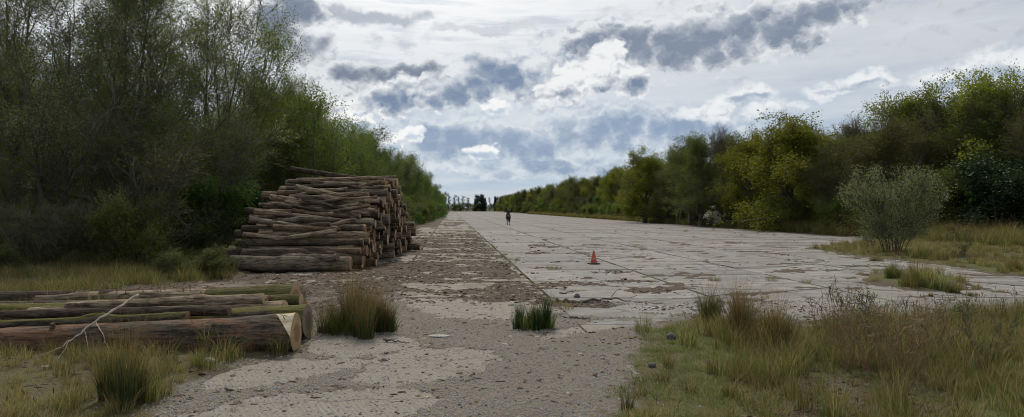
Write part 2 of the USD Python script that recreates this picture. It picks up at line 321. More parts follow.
def ang_grid():
    a = np.concatenate([np.radians(np.arange(-40, 40.01, .22)), np.radians(np.arange(44, 316.1, 4))])
    r = [1.2]
    while r[-1] < 75: r.append(r[-1] * 1.0115)
    while r[-1] < REACH: r.append(r[-1] * 1.06)
    return a, np.array(r)
def make_ground():
    a, r = ang_grid(); RR, AA = np.meshgrid(r, a, indexing='ij'); x, y = RR * np.sin(AA), RR * np.cos(AA)
    z, *mask = ground_fields(x.ravel(), y.ravel())
    V = np.stack([x.ravel(), y.ravel(), z], 1); nr, na = len(r), len(a)
    i = np.arange(nr - 1)[:, None] * na; j = np.arange(na)[None, :]; jn = (j + 1) % na
    F = np.stack([i + j, i + jn, i + na + jn, i + na + j], -1).reshape(-1, 4)
    F = np.vstack([F[:, [0, 2, 1]], F[:, [0, 3, 2]]])
    c = len(V); V = np.vstack([V, [0, 0, 0]])                      # the patch under the camera
    F = np.vstack([F, np.stack([np.full(na, c), (np.arange(na) + 1) % na, np.arange(na)], 1)[:, [0, 2, 1]]])
    mask = [np.append(m, m[:na].mean()) for m in mask]
    n = trimesh.Trimesh(V, F, process=False).face_normals[:, 2].mean()
    if n < 0: F = F[:, [0, 2, 1]]
    return (V, F), dict(zip(('grassy', 'gravelly', 'littered', 'mossy'), mask))
def ground_material():
    g = Graph(); p = g('geometry') + '.position'
    at = lambda k: g('attribute', attribute=k) + '.fac'
    n1, n2, n3, n4 = g.noise(p, .9, 5, .6), g.noise(p, 5.0, 5, .65), g.noise(p, 28.0, 4, .65), g.noise(p, 110.0, 2, .6)
    vor = g('voronoi_texture', vector=p, scale=42.0, feature='f1'); vor2 = g('voronoi_texture', vector=p, scale=95.0, feature='f1')
    dirt = g.mixc(g.sm(n2, .35, .65), (.060, .046, .034), (.105, .085, .062))
    cell = g('separate_color', color=vor + '.color') + '.r'; cell2 = g('separate_color', color=vor2 + '.color') + '.g'
    grav = g.mixc(cell, (.085, .070, .055), (.23, .197, .16)); grav2 = g.mixc(cell2, (.09, .075, .06), (.26, .227, .188))
    grav = g.mixc(g.sm(n3, .42, .58), grav, grav2); grav = g.mixc(g.m('multiply', g.sm(n1, .42, .68), .55), grav, (.145, .118, .092)); grav = g.mixc(g.m('multiply', g.sm(n2, .56, .74), .6), grav, (.075, .058, .044))
    lit = g.mixc(g.sm(n3, .35, .65), (.046, .034, .027), (.115, .088, .066)); lit = g.mixc(g.m('multiply', g.sm(n4, .58, .7), .6), lit, (.20, .16, .125)); lit = g.mixc(g.m('multiply', g.sm(n1, .5, .7), .4), lit, (.075, .07, .034))
    gra = g.mixc(g.sm(n3, .35, .65), (.060, .052, .026), (.120, .100, .048)); gra = g.mixc(g.m('multiply', at('mossy'), .75), gra, g.mixc(g.sm(n3, .4, .6), (.050, .070, .016), (.105, .118, .032)))
    gra = g.mixc(g.m('multiply', g.sm(n2, .55, .72), .7), gra, (.085, .062, .040))
    c = g.mixc(at('gravelly'), dirt, grav); c = g.mixc(at('grassy'), c, gra); c = g.mixc(at('littered'), c, lit)
    h = g.m('add', g.m('multiply', n3, .8), g.m('multiply_add', vor + '.distance', .8, g.m('multiply', n4, .4)))
    b = g('bump', height=h, strength=.9, distance=.03) + '.normal'
    return g.build('ground_soil', g('principled_bsdf', base_color=c, roughness=.95, specular_ior_level=.15, normal=b) + '.BSDF')
gmesh, gmask = make_ground()
tag(obj('ground', gmesh, ground_material(), None, True, gmask), kind='structure')

# ------------------------------------------------------------------ the runway: worn concrete bays with weedy joints, cracked apart
def concrete(name, base, dark, ridges=0.0):
    g = Graph(); p = g('geometry') + '.position'; o = g('object_info') + '.random'
    n0, n1, n2, n3 = g.noise(p, .35, 4, .6), g.noise(p, 1.3, 5, .62), g.noise(g.v('multiply', p, (1, 1.6, 1)), 9.0, 5, .7), g.noise(p, 70.0, 3, .7)
    c = g.mixc(g.sm(n1, .32, .68), dark, base)
    c = g.mixc(g.m('multiply', g.sm(n2, .50, .72), .55), c, tuple(k * .52 for k in dark))
    c = g.mixc(g.m('multiply', g.sm(n0, .5, .7), .30), c, (.17, .150, .115))
    c = g.mixc(g.m('multiply', g.sm(n3, .56, .72), .5), c, (.13, .12, .105)); c = g.mixc(g.m('multiply', g.sm(n3, .40, .30), .35), c, (.44, .42, .39))
    edge = g('voronoi_texture', vector=g.v('multiply', g.v('add', p, g.v('multiply', g.noise(p, 1.8, 4, .6, 'color'), (.55, .45, 0))), (.42, 1.25, 1)), scale=.62, feature='distance_to_edge') + '.distance'
    crack = g.m('multiply', g.sm(edge, .030, .006), g.sm(n1, .36, .52))
    c = g.mixc(g.m('multiply', crack, .8), c, (.06, .048, .036))
    c = g('hsv', hue=.5, saturation=1.0, value=g.m('multiply_add', g.m('subtract', o, .5), .22, 1.0), color=c) + '.color'
    h = g.m('add', g.m('multiply', n3, .35), g.m('add', g.m('multiply', n2, .6), g.m('multiply', crack, -.9)))
    if ridges:
        vo = g('voronoi_texture', vector=p, scale=70.0, feature='f1'); cr = g('separate_color', color=vo + '.color') + '.r'
        c = g.mixc(g.m('multiply', g.sm(n2, .40, .60), .75), c, g.mixc(cr, (.09, .075, .058), (.30, .265, .22)))
        w = g('wave_texture', wave_type='bands', bands_direction='x', vector=g('vector_rotate', rotate_type='z_axis', vector=p, angle=math.radians(-28)) + '.vector', scale=4.6, distortion=3.0, detail=3.0, detail_scale=1.6) + '.fac'
        h = g.m('add', h, g.m('multiply', g.m('multiply', w, g.sm(n1, .3, .6)), ridges))
        c = g.mixc(g.m('multiply', g.m('multiply', g.sm(w, .45, .1), g.sm(n1, .45, .6)), .30), c, (.11, .098, .08))
    b = g('bump', height=h, strength=.7, distance=.012) + '.normal'
    return g.build(name, g('principled_bsdf', base_color=c, roughness=.9, specular_ior_level=.25, normal=b) + '.BSDF')
M['concrete'] = [concrete('concrete_pale', (.218, .210, .197), (.138, .132, .122)), concrete('concrete_grey', (.192, .187, .178), (.124, .120, .113)), concrete('concrete_warm', (.206, .196, .180), (.131, .123, .111))]
M['concrete_ridged'] = concrete('concrete_ridged', (.178, .163, .141), (.112, .101, .086), .9)
M['concrete_dirty'] = concrete('concrete_dirty', (.215, .195, .160), (.125, .110, .084))
BAY, U0 = 4.57, 2.75
def ragged(pg, amp, step, seed):
    """Wears the outline of a slab: corners chipped, edges uneven."""
    ring = pg.buffer(-amp * .8).exterior.segmentize(step) if not pg.buffer(-amp * .8).is_empty and pg.buffer(-amp * .8).geom_type == 'Polygon' else pg.exterior
    c = np.array(ring.coords)[:-1]; n = meshkit.noise(np.stack([c[:, 0] * 2.1, c[:, 1] * 2.1, np.full(len(c), seed * .37)], 1), seed) + .7 * meshkit.noise(np.stack([c[:, 0] * 7, c[:, 1] * 7, np.full(len(c), seed * .71)], 1), seed)
    ctr = c.mean(0); d = unit(ctr - c); c = c + d * ((n[:, None] - .85) * amp * 1.7)
    q = Polygon(c).buffer(0); return max(q.geoms, key=lambda a: a.area) if q.geom_type == 'MultiPolygon' else q
def crack_line(pg, r):
    x0, y0, x1, y1 = pg.bounds
    if r.random() < .62: a, b = (x0 - .5, r.uniform(y0, y1)), (x1 + .5, r.uniform(y0, y1))     # mostly across the runway
    else: a, b = (r.uniform(x0, x1), y0 - .5), (r.uniform(x0, x1), y1 + .5)
    a, b = np.array(a), np.array(b); t = np.linspace(0, 1, 11)[:, None]
    w = np.cumsum(r.normal(0, .09, 11)); w -= np.linspace(w[0], w[-1], 11)
    n = np.array([-(b - a)[1], (b - a)[0]]) / np.linalg.norm(b - a); return LineString(a + (b - a) * t + n * w[:, None])
def slab_mesh(pg, top, thick=.12):
    v, f = trimesh.creation.triangulate_polygon(pg.simplify(.012), engine='earcut'); n = len(v)
    ring = np.array(pg.simplify(.012).exterior.coords)[:-1]; k = len(ring); tz = top(v)
    V = np.vstack([np.c_[v, tz], np.c_[ring, top(ring) - .012], np.c_[ring, top(ring) - thick]])
    ctr = ring.mean(0); V[:n, :2] += 0
    F = [f]; i = np.arange(k); j = (i + 1) % k
    area = np.sum(ring[i, 0] * ring[j, 1] - ring[j, 0] * ring[i, 1])
    q = np.stack([n + i, n + j, n + k + j, n + k + i], 1); q = q if area < 0 else q[:, ::-1]
    # the top's rim is joined to the sides by its own corner points
    idx = np.array([int(np.argmin(((v - p) ** 2).sum(1))) for p in ring]); rim = np.stack([idx[i], idx[j], n + j, n + i], 1); rim = rim if area < 0 else rim[:, ::-1]
    tri = trimesh.triangles.normals(np.c_[v, tz * 0][f])[0]
    if len(tri) and tri[:, 2].mean() < 0: F[0] = f[:, ::-1]
    for s in (q, rim): F += [s[:, [0, 1, 2]], s[:, [0, 2, 3]]]
    return V, np.vstack(F)
runway = tag(xform('/World/runway'), kind='structure')
def build_runway():
    r = np.random.default_rng(21); pieces = []
    for k in range(-2, 7):
        for row in range(0, 19):
            y0 = 6.0 + row * BAY
            pg = sbox(U0 + k * BAY + (.03 if y0 > 17 else .008), y0 + .01, U0 + (k + 1) * BAY - (.03 if y0 > 17 else .008), y0 + BAY - .01)
            xc, yc = XY(U0 + (k + .5) * BAY, y0 + BAY / 2)
            if abs(xc) > .76 * (yc + 4) + 2: continue
            parts = [pg]
            for _ in range(r.choice([1, 2, 3], p=[.35, .45, .2]) if y0 < 46 else (r.random() < .35)):
                big = max(parts, key=lambda a: a.area); cl = crack_line(big, r)
                new = [a for a in shapely.ops.split(big, cl).geoms if a.area > .4]
                if len(new) > 1 and sum(a.area for a in new) > .9 * big.area: parts.remove(big); parts += new
            pieces += [(y0, a, k) for a in parts]
    front = sbox(U0 - 2 * BAY + .03, 4.6, U0 - .03, 6.0 + 3 * BAY - .01)
    pieces = [p for p in pieces if not (p[2] < 0 and p[0] < 6.0 + 2.5 * BAY)]
    cl = LineString([(-8, 12.2), (-5, 12.9), (-3.6, 12.5), (-1.5, 13.3), (.6, 12.8), (4, 13.6)])
    pieces += [(4.6, a, -1) for a in shapely.ops.split(front, cl).geoms]
    pieces.sort(key=lambda a: a[0])
    for i, (y0, pg, k) in enumerate(pieces[:298]):
        w = (r.uniform(.006, .014) if y0 < 17 else r.uniform(.016, .045)) if y0 < 60 else .045
        q = ragged(pg, w, .30 if y0 < 30 else .6, i); q = affinity.affine_transform(q, [1, A_RUN, 0, 1, 0, 0])
        c = np.array(q.centroid.coords[0]); tilt = r.normal(0, .0022, 2); lift = r.uniform(-.008, .008)
        if y0 < 5: tilt, lift = tilt * 0, -.004
        top = lambda v, c=c, t=tilt, l=lift: l + (v - c) @ t
        near = y0 < 15 and k < 1
        obj('slab', slab_mesh(q, top), M['concrete_ridged'] if near else M['concrete_dirty'] if k < 0 else M['concrete'][int(r.integers(3))], runway)
    y1 = 6.0 + 19 * BAY; rest = []
    for k in range(-1, 7):
        y = y1
        while y < 590:
            L = BAY if y < 200 else BAY * 3
            q = affinity.affine_transform(sbox(U0 + k * BAY + .07, y + .05, U0 + (k + 1) * BAY - .07, y + L - .05), [1, A_RUN, 0, 1, 0, 0])
            l = r.uniform(-.01, .01); rest.append(slab_mesh(q, lambda v, l=l: np.full(len(v), l))); y += L
    for _, pg, k in pieces[298:]:
        q = affinity.affine_transform(pg.buffer(-.02), [1, A_RUN, 0, 1, 0, 0]); rest.append(slab_mesh(q, lambda v: np.zeros(len(v))))
    tag(obj('far_slabs', join(rest), M['concrete'][0], runway), kind='stuff')
import shapely.ops
build_runway()
# ------------------------------------------------------------------ trees and bushes
def rot_about(d, axis, ang):
    c, s = np.cos(ang)[:, None], np.sin(ang)[:, None]
    return d * c + np.cross(axis, d) * s + axis * (d * axis).sum(1, keepdims=True) * (1 - c)
def sprout(r, paths, rad, n, tmin, tmax, ang, L, K, up=0.0, wob=.12, rfac=.6, taper=.25):
    """n children on each path (N, K0, 3): returns their paths and radii."""
    N, K0, _ = paths.shape; pi = np.repeat(np.arange(N), n); m = len(pi)
    t = r.uniform(tmin, tmax, m) * (K0 - 1); i = np.minimum(t.astype(int), K0 - 2); f = (t - i)[:, None]
    p0 = paths[pi, i] * (1 - f) + paths[pi, i + 1] * f; d = unit(paths[pi, i + 1] - paths[pi, i])
    r0 = (rad[pi, i] * (1 - f[:, 0]) + rad[pi, i + 1] * f[:, 0]) * rfac
    side = unit(np.cross(d, unit(r.normal(size=(m, 3))))); cd = unit(rot_about(d, side, np.radians(ang(t / (K0 - 1)) * r.uniform(.75, 1.2, m) if callable(ang) else r.uniform(*ang, m))))
    length = (L(t / (K0 - 1)) if callable(L) else L) * r.uniform(.6, 1.15, m)
    out = np.zeros((m, K, 3)); out[:, 0] = p0; cur = cd
    for k in range(1, K):
        cur = unit(cur + r.normal(0, wob, (m, 3)) + np.array([0, 0, up]) / K); out[:, k] = out[:, k - 1] + cur * (length / (K - 1))[:, None]
    return out, r0[:, None] * np.linspace(1, taper, K)
def leaves(r, paths, per, size, tmin=.2, spread=.12, aspect=.6, droop=0.0, up=0.0):
    N, K, _ = paths.shape; pi = np.repeat(np.arange(N), per); m = len(pi)
    t = r.uniform(tmin, 1, m) * (K - 1); i = np.minimum(t.astype(int), K - 2); f = (t - i)[:, None]
    p = paths[pi, i] * (1 - f) + paths[pi, i + 1] * f + r.normal(0, spread, (m, 3))
    a = unit(r.normal(size=(m, 3)) + np.array([0, 0, up - droop])); b = unit(np.cross(a, r.normal(size=(m, 3)))); s = size * r.uniform(.6, 1.3, m)[:, None]
    V = np.stack([p, p + a * s * .5 + b * s * aspect * .5, p + a * s, p + a * s * .5 - b * s * aspect * .5], 1).reshape(-1, 3)
    q = np.arange(m)[:, None] * 4; F = np.vstack([q + [0, 1, 2], q + [0, 2, 3]]); return V, F
def trunk_path(r, H, lean=.04, K=8, p0=(0, 0, -.2), wob=.03):
    z = np.linspace(0, 1, K); p = np.zeros((K, 3)); p[:, 2] = z * (H + .2); off = np.cumsum(r.normal(0, wob * H / K, (K, 2)), 0); off[0] = 0
    p[:, :2] = off + np.outer(z, r.normal(0, lean * H, 2)); return p + np.array(p0)
CLASS_H = {}
def make_tree(name, seed, H, trunk_r, bark, twig, leaf, stems=1, crown_from=.25, spread=4.0, limbs=18, per_limb=7, per_branch=6, leaf_n=6, leaf_s=.13, leaf2=None,
              leaf2_n=0, up=.35, angle=(20, 75), shape='round', leaf_spread=.16, twig_r=1.0, base_spread=.0, lean=.04, clump=0.0, tf=.78, fine=1.0):
    """A trunk (or several stems) that ends in the crown at tf of the height, limbs spreading lower and rising higher up, branches, twigs and leaves."""
    r = np.random.default_rng(seed); c = klass(name)
    tp = []
    for s in range(stems):
        a = r.uniform(0, 6.28); b = base_spread * r.uniform(.2, 1)
        p = trunk_path(r, H * tf * (r.uniform(.72, 1) if s else 1), lean, 9, (b * math.cos(a) * .25, b * math.sin(a) * .25, -.25))
        p[:, :2] += np.outer(np.linspace(0, 1, 9) ** 1.3, [b * math.cos(a), b * math.sin(a)]); tp.append(p)
    tp = np.array(tp); tr = (1 - .93 * np.linspace(0, 1, 9)[None]) ** .9 * trunk_r * np.ones((stems, 1)) / max(1, stems ** .35); tr[:, 0] *= 1.4
    prof = {'round': lambda t: np.sqrt(np.clip(1 - ((t - .36) / .70) ** 2, .06, 1)), 'dome': lambda t: np.clip(1.15 - t ** 2.2, .2, 1), 'cone': lambda t: np.clip(1.05 - t, .08, 1), 'column': lambda t: .75 + 0 * t}[shape]
    L1 = lambda t: np.maximum(spread * prof((t - crown_from) / (1 - crown_from)), (H * (1 - tf) * .8) * (t > .5))
    ang1 = lambda t: angle[1] + (angle[0] - angle[1]) * np.clip((t - crown_from) / (1 - crown_from), 0, 1) ** .8
    n1 = max(3, limbs // stems)
    l1, r1 = sprout(r, tp, tr, n1, crown_from, .99, ang1, L1, 7, up, .13, .55)
    l2, r2 = sprout(r, l1, r1, per_limb, .2, 1, (25, 70), spread * .36, 5, up * .6, .16, .6)
    l3, r3 = sprout(r, l2, r2, per_branch, .15, 1, (20, 65), spread * .17, 4, up * .3, .2, .65)
    r3 = np.clip(r3, .0045 * twig_r, .03); r2 = np.clip(r2, .009 * twig_r, .06)
    V, F = join([tubes(tp, tr, 9), tubes(l1, np.clip(r1, .016 * fine, None), 5)])
    obj('trunk', (V, F), bark, c, True)
    obj('twigs', join([tubes(l2, r2, 3), tubes(l3, r3, 3)]), twig, c)
    if leaf_n:
        src = l3[meshkit.noise(l3[:, 0] * clump, seed) > .36] if clump else l3      # gaps between the leafy boughs
        obj('crown', leaves(r, src, leaf_n, leaf_s, .15, leaf_spread), leaf, c)
    if leaf2_n: obj('blossom', leaves(r, l3[meshkit.noise(l3[:, 0] * .5, seed + 3) > .46], leaf2_n, leaf_s * .9, .3, leaf_spread * .6), leaf2, c)
    CLASS_H[name] = float(np.percentile(l3[:, -1, 2], 99.3)); return c
K_ = {}
K_['oak_yellow'] = make_tree('yellow_green_oak', 11, 12.4, .30, M['bark_dark'], M['twig_dark'], M['leaf_yellow'], crown_from=.08, spread=5.6, limbs=34, per_limb=9, per_branch=8, leaf_n=17, leaf_s=.20, up=.2, leaf_spread=.26, clump=.55, tf=.70)
K_['olive_a'] = make_tree('olive_budded_tree', 12, 12.6, .24, M['bark_grey'], M['twig_brown'], M['leaf_olive'], crown_from=.05, spread=4.8, limbs=34, per_limb=9, per_branch=8, leaf_n=11, leaf_s=.165, leaf_spread=.2, clump=.7, tf=.76)
K_['olive_b'] = make_tree('olive_budded_tree_broad', 13, 11.6, .24, M['bark_dark'], M['twig_brown'], M['leaf_bud'], crown_from=.04, spread=5.0, limbs=36, per_limb=9, per_branch=8, leaf_n=11, leaf_s=.16, leaf_spread=.2, stems=2, base_spread=1.4, clump=.4, tf=.74)
K_['bare_a'] = make_tree('bare_tree', 14, 13.0, .20, M['bark_grey'], M['twig_grey'], M['leaf_bud'], crown_from=.10, spread=4.4, limbs=34, per_limb=10, per_branch=10, leaf_n=2, leaf_s=.10, up=.6, angle=(15, 60), twig_r=1.7, tf=.76)
K_['bare_b'] = make_tree('bare_tree_broad', 15, 12.0, .22, M['bark_dark'], M['twig_brown'], M['leaf_olive'], crown_from=.10, spread=4.6, limbs=34, per_limb=10, per_branch=9, leaf_n=5, leaf_s=.12, up=.5, angle=(15, 65), twig_r=1.6, stems=2, base_spread=1.4, tf=.74)
K_['green_a'] = make_tree('mid_green_tree', 16, 11.8, .22, M['bark_grey'], M['twig_dark'], M['leaf_green'], crown_from=.06, spread=4.6, limbs=34, per_limb=9, per_branch=8, leaf_n=15, leaf_s=.185, leaf_spread=.24, clump=.7, tf=.74)
K_['oak_tall'] = make_tree('tall_budding_oak', 17, 15.0, .34, M['bark_dark'], M['twig_dark'], M['leaf_olive'], crown_from=.12, spread=5.8, limbs=34, per_limb=9, per_branch=8, leaf_n=16, leaf_s=.185, leaf_spread=.24, angle=(18, 75), clump=.6, tf=.68)
K_['oak_open'] = make_tree('open_topped_oak', 18, 15.0, .34, M['bark_dark'], M['twig_dark'], M['leaf_yellow'], crown_from=.28, spread=5.8, limbs=26, per_limb=9, per_branch=8, leaf_n=17, leaf_s=.185, leaf_spread=.26, angle=(18, 78), clump=.7, tf=.66)
K_['hedge_a'] = make_tree('hedge_willow', 19, 9.6, .16, M['bark_dark'], M['twig_dark'], M['leaf_hedge'], stems=4, base_spread=2.2, crown_from=.04, spread=3.6, limbs=34, per_limb=8, per_branch=7, leaf_n=9, leaf_s=.12, up=.7, angle=(20, 60), leaf_spread=.2)
K_['hedge_b'] = make_tree('hedge_thorn', 20, 8.8, .15, M['bark_dark'], M['twig_brown'], M['leaf_green'], stems=5, base_spread=2.4, crown_from=.03, spread=3.4, limbs=36, per_limb=8, per_branch=7, leaf_n=9, leaf_s=.12, up=.6, angle=(25, 65), leaf_spread=.2)
K_['shrub_dark'] = make_tree('dark_evergreen_shrub', 22, 5.4, .12, M['bark_dark'], M['twig_dark'], M['leaf_dark'], stems=4, base_spread=1.4, crown_from=.03, spread=2.6, limbs=32, per_limb=8, per_branch=7, leaf_n=14, leaf_s=.14, leaf_spread=.2, shape='dome')
K_['shrub_bright'] = make_tree('bright_green_shrub', 23, 4.4, .09, M['bark_dark'], M['twig_dark'], M['leaf_bright'], stems=5, base_spread=1.6, crown_from=.03, spread=2.2, limbs=30, per_limb=8, per_branch=6, leaf_n=11, leaf_s=.12, leaf_spread=.18, shape='dome')
K_['bush_olive'] = make_tree('olive_bush', 24, 3.4, .06, M['bark_dark'], M['twig_brown'], M['leaf_hedge'], stems=7, base_spread=1.5, crown_from=.03, spread=1.7, limbs=35, per_limb=7, per_branch=6, leaf_n=8, leaf_s=.10, leaf_spread=.14, up=.5)
K_['bush_grey'] = make_tree('grey_twiggy_bush', 25, 3.6, .06, M['bark_dark'], M['twig_grey'], M['leaf_olive'], stems=8, base_spread=1.6, crown_from=.03, spread=1.9, limbs=40, per_limb=8, per_branch=7, leaf_n=3, leaf_s=.08, leaf_spread=.12, up=.3, twig_r=1.2)
K_['bramble'] = make_tree('bramble_mound', 26, 1.5, .03, M['twig_brown'], M['twig_brown'], M['bramble'], stems=9, base_spread=1.1, crown_from=.05, spread=1.1, limbs=36, per_limb=6, per_branch=4, leaf_n=10, leaf_s=.085, leaf_spread=.10, up=-.5, angle=(20, 80))
K_['near_blossom'] = make_tree('tree_with_pale_catkins', 31, 14.0, .19, M['bark_dark'], M['twig_grey'], M['leaf_olive'], stems=3, base_spread=2.0, crown_from=.10, spread=4.6, limbs=30, per_limb=10, per_branch=9, leaf_n=12, leaf_s=.068, leaf2=M['blossom'], leaf2_n=12, up=.5, angle=(25, 70), leaf_spread=.12, twig_r=1.3, clump=.5)
K_['near_bare'] = make_tree('slender_budding_tree', 32, 16.5, .18, M['bark_dark'], M['twig_grey'], M['leaf_hedge'], stems=2, base_spread=1.4, crown_from=.10, spread=4.6, limbs=36, per_limb=10, per_branch=10, leaf_n=13, leaf_s=.068, up=.6, angle=(12, 60), leaf_spread=.16, twig_r=1.3, tf=.76)
K_['near_leafy'] = make_tree('leafing_willow_tree', 33, 13.8, .20, M['bark_dark'], M['twig_dark'], M['leaf_hedge'], stems=3, base_spread=2.2, crown_from=.06, spread=4.6, limbs=36, per_limb=9, per_branch=9, leaf_n=15, leaf_s=.085, up=.5, angle=(12, 65), leaf_spread=.2, tf=.74)
K_['near_thicket'] = make_tree('bare_thorn_thicket', 34, 6.0, .08, M['bark_dark'], M['twig_dark'], M['leaf_olive'], stems=8, base_spread=2.4, crown_from=.03, spread=2.7, limbs=48, per_limb=9, per_branch=8, leaf_n=4, leaf_s=.075, up=.2, angle=(25, 80), twig_r=1.2)
K_['willow'] = make_tree('grey_willow_bush', 35, 4.6, .07, M['bark_dark'], M['twig_dark'], M['leaf_silver'], stems=14, base_spread=1.9, crown_from=.20, spread=1.7, limbs=84, per_limb=7, per_branch=6, leaf_n=6, leaf_s=.07, up=.5, angle=(15, 60), leaf_spread=.11, tf=.72)
K_['blackthorn'] = make_tree('blossoming_bush', 36, 2.6, .05, M['bark_dark'], M['twig_dark'], M['blossom_white'], stems=5, base_spread=.8, crown_from=.1, spread=1.2, limbs=24, per_limb=6, per_branch=5, leaf_n=4, leaf_s=.07, leaf_spread=.08, clump=1.5)
K_['conifer'] = make_tree('dark_conifer', 37, 17.0, .30, M['bark_dark'], M['twig_dark'], M['leaf_conifer'], crown_from=.10, spread=4.6, limbs=60, per_limb=7, per_branch=5, leaf_n=10, leaf_s=.34, up=-.1, angle=(60, 95), shape='dome', leaf_spread=.3)
K_['poplar'] = make_tree('tall_thin_tree', 38, 18.0, .22, M['bark_grey'], M['twig_grey'], M['leaf_olive'], crown_from=.35, spread=2.6, limbs=20, per_limb=6, per_branch=4, leaf_n=3, leaf_s=.24, up=.8, angle=(20, 50), shape='column', leaf_spread=.3, twig_r=4)

SIDE = {'L': 'left', 'R': 'right'}
placed = []
def plant(kind, name, label, cat, px, d, H=None, H0=None, group=None, rz=None, wide=1.0, z=0.0, x=None):
    """A tree whose foot stands d metres ahead, in the direction of column px."""
    X = GX(px, d) if x is None else x; s = 1.0 if H is None else H / CLASS_H[K_[kind].GetName()[9:]]
    p = copy(K_[kind], name, label, cat, (X, d, z), rz if rz is not None else float(rng.uniform(0, 360)), (s * wide, s * wide, s), group)
    placed.append((X, d)); return p

# right-hand treeline: the trees one can tell apart ------------------------------------------------
plant('oak_yellow', 'oak_tree', 'broad yellow-green oak with the brightest crown in the right treeline', 'tree', 788, 78, 12.4, 12.4, rz=40, z=.3, wide=1.28)
plant('oak_yellow', 'oak_tree', 'smaller yellow-green oak left of the bare grey trees, right treeline', 'tree', 645, 124, 12.4, 12.4, rz=150, wide=1.15, z=.3)
plant('oak_yellow', 'oak_tree', 'yellow-green tree leaning out behind the brightest oak, on its left', 'tree', 752, 90, 11.6, 12.4, rz=250, wide=1.0, z=.3)
plant('oak_open', 'oak_tree', 'tall open-topped oak with sky between its boughs, far right', 'tree', 1000, 64, 14.6, 15.8, rz=10, z=.3)
plant('oak_tall', 'oak_tree', 'tall dark-boughed oak just left of the open-topped oak', 'tree', 948, 70, 14.4, 15.6, rz=80, z=.3)
plant('oak_open', 'oak_tree', 'budding oak with a flat yellowish top, above the grey willow bush', 'tree', 895, 74, 14.0, 15.8, rz=200, z=.3)
plant('bare_a', 'bare_tree', 'leafless grey tree with fine twigs between the brightest oak and the flat-topped oak', 'tree', 853, 76, 12.2, 13.0, rz=60, wide=1.0, z=.3)
plant('bare_a', 'bare_tree', 'tall leafless grey tree with a pointed top, left of the brightest oak', 'tree', 725, 96, 13.4, 13.0, rz=160, z=.3)
plant('olive_a', 'budding_tree', 'olive budding tree behind the small white blossoming bush', 'tree', 700, 98, 12.4, 12.6, rz=20, z=.3)
plant('bare_b', 'bare_tree', 'thin-crowned pale tree showing sky, right of the smaller yellow-green oak', 'tree', 678, 112, 12.4, 12.0, rz=210, wide=.85, z=.3)
plant('shrub_dark', 'evergreen_shrub', 'large dark evergreen shrub at the right edge behind the grassy island', 'shrub', 1000, 56, 6.6, 5.4, wide=1.5, rz=30, z=.2)
plant('shrub_bright', 'leafing_shrub', 'big fresh green bush under the open-topped oak', 'shrub', 975, 60, 6.6, 4.4, wide=1.1, rz=130, z=.2)
plant('bush_olive', 'leafing_shrub', 'pale olive bush right behind the grey willow bush', 'shrub', 925, 60, 5.6, 3.4, rz=230, z=.2)
plant('olive_b', 'budding_tree', 'brown-budded tree behind the grey willow bush, below the flat-topped oak', 'tree', 878, 66, 11.0, 11.6, rz=300, z=.3)
plant('olive_b', 'budding_tree', 'brown-budded tree in front of the tall dark-boughed oak', 'tree', 930, 64, 11.2, 11.6, rz=120, z=.3)
plant('olive_a', 'budding_tree', 'olive tree cut by the right edge of the photo', 'tree', 1040, 60, 12.6, 12.6, rz=20, z=.3)
plant('olive_a', 'budding_tree', 'olive budding tree standing between the two tall grey trees, right treeline', 'tree', 690, 106, 13.0, 12.6, rz=120, z=.3, wide=1.1)
plant('green_a', 'leafing_tree', 'green leafing tree half hidden left of the brightest oak', 'tree', 738, 102, 12.6, 11.8, rz=20, z=.3, wide=1.1)
plant('olive_b', 'budding_tree', 'brown-budded tree right behind the smaller yellow-green oak', 'tree', 664, 120, 11.8, 11.6, rz=20, z=.3, wide=1.1)
plant('bare_b', 'bare_tree', 'leafless brownish tree right of the brightest oak, low and broad', 'tree', 835, 72, 9.5, 12.0, rz=50, z=.3, wide=1.1)
plant('blackthorn', 'blossoming_bush', 'small white blossoming bush at the foot of the right treeline', 'bush', 713, 90, 2.5, 2.6, rz=0, z=.3)
plant('willow', 'willow_bush', 'round grey-green willow bush with many stems on the grassy island', 'bush', 893, 39.5, 4.8, 4.6, rz=70, wide=1.0)
# the rest of it, tree by tree into the distance
kinds_r = [('olive_b', 'budding_tree', 'brown-budded tree', 11.6), ('bare_b', 'bare_tree', 'leafless brown-grey tree', 12.0), ('olive_a', 'budding_tree', 'olive budding tree', 12.6), ('green_a', 'leafing_tree', 'mid green leafing tree', 11.8), ('oak_yellow', 'oak_tree', 'yellow-green oak', 12.4), ('bare_a', 'bare_tree', 'leafless grey tree', 13.0)]
ordinal = ['first', 'second', 'third', 'fourth', 'fifth', 'sixth', 'seventh', 'eighth', 'ninth', 'tenth', 'eleventh', 'twelfth', 'thirteenth', 'fourteenth', 'fifteenth', 'sixteenth', 'seventeenth', 'eighteenth', 'nineteenth', 'twentieth']
rr = np.random.default_rng(5); count = {}
d = 131.0
seq = [0, 4, 1, 3, 2, 0, 1, 4, 2, 3, 0, 2, 1, 4, 0, 3, 2]; i = 0
while d < 600:
    kk = kinds_r[seq[i % len(seq)]]; u = 41.5 + rr.uniform(-1, 2.5); X, _ = XY(u, d); H = rr.uniform(11.0, 13.0) - .6 * (kk[0] == 'oak_yellow')
    if d < 330:
        n = count.get(kk[2], 0); count[kk[2]] = n + 1
        lab = f'{ordinal[n]} {kk[2]} beyond the smaller yellow-green oak in the right treeline'; grp = 'trees in the right treeline'
    else: lab, grp = f'small far-off {kk[2]} in the last stretch of the right treeline', f'far-off {kk[2]}s of the right treeline'
    plant(kk[0], kk[1], lab, 'tree', 0, d, H, kk[3], grp, x=X, z=.3, wide=rr.uniform(.9, 1.1))
    d += 6.5 if d < 250 else 9.5; i += 1
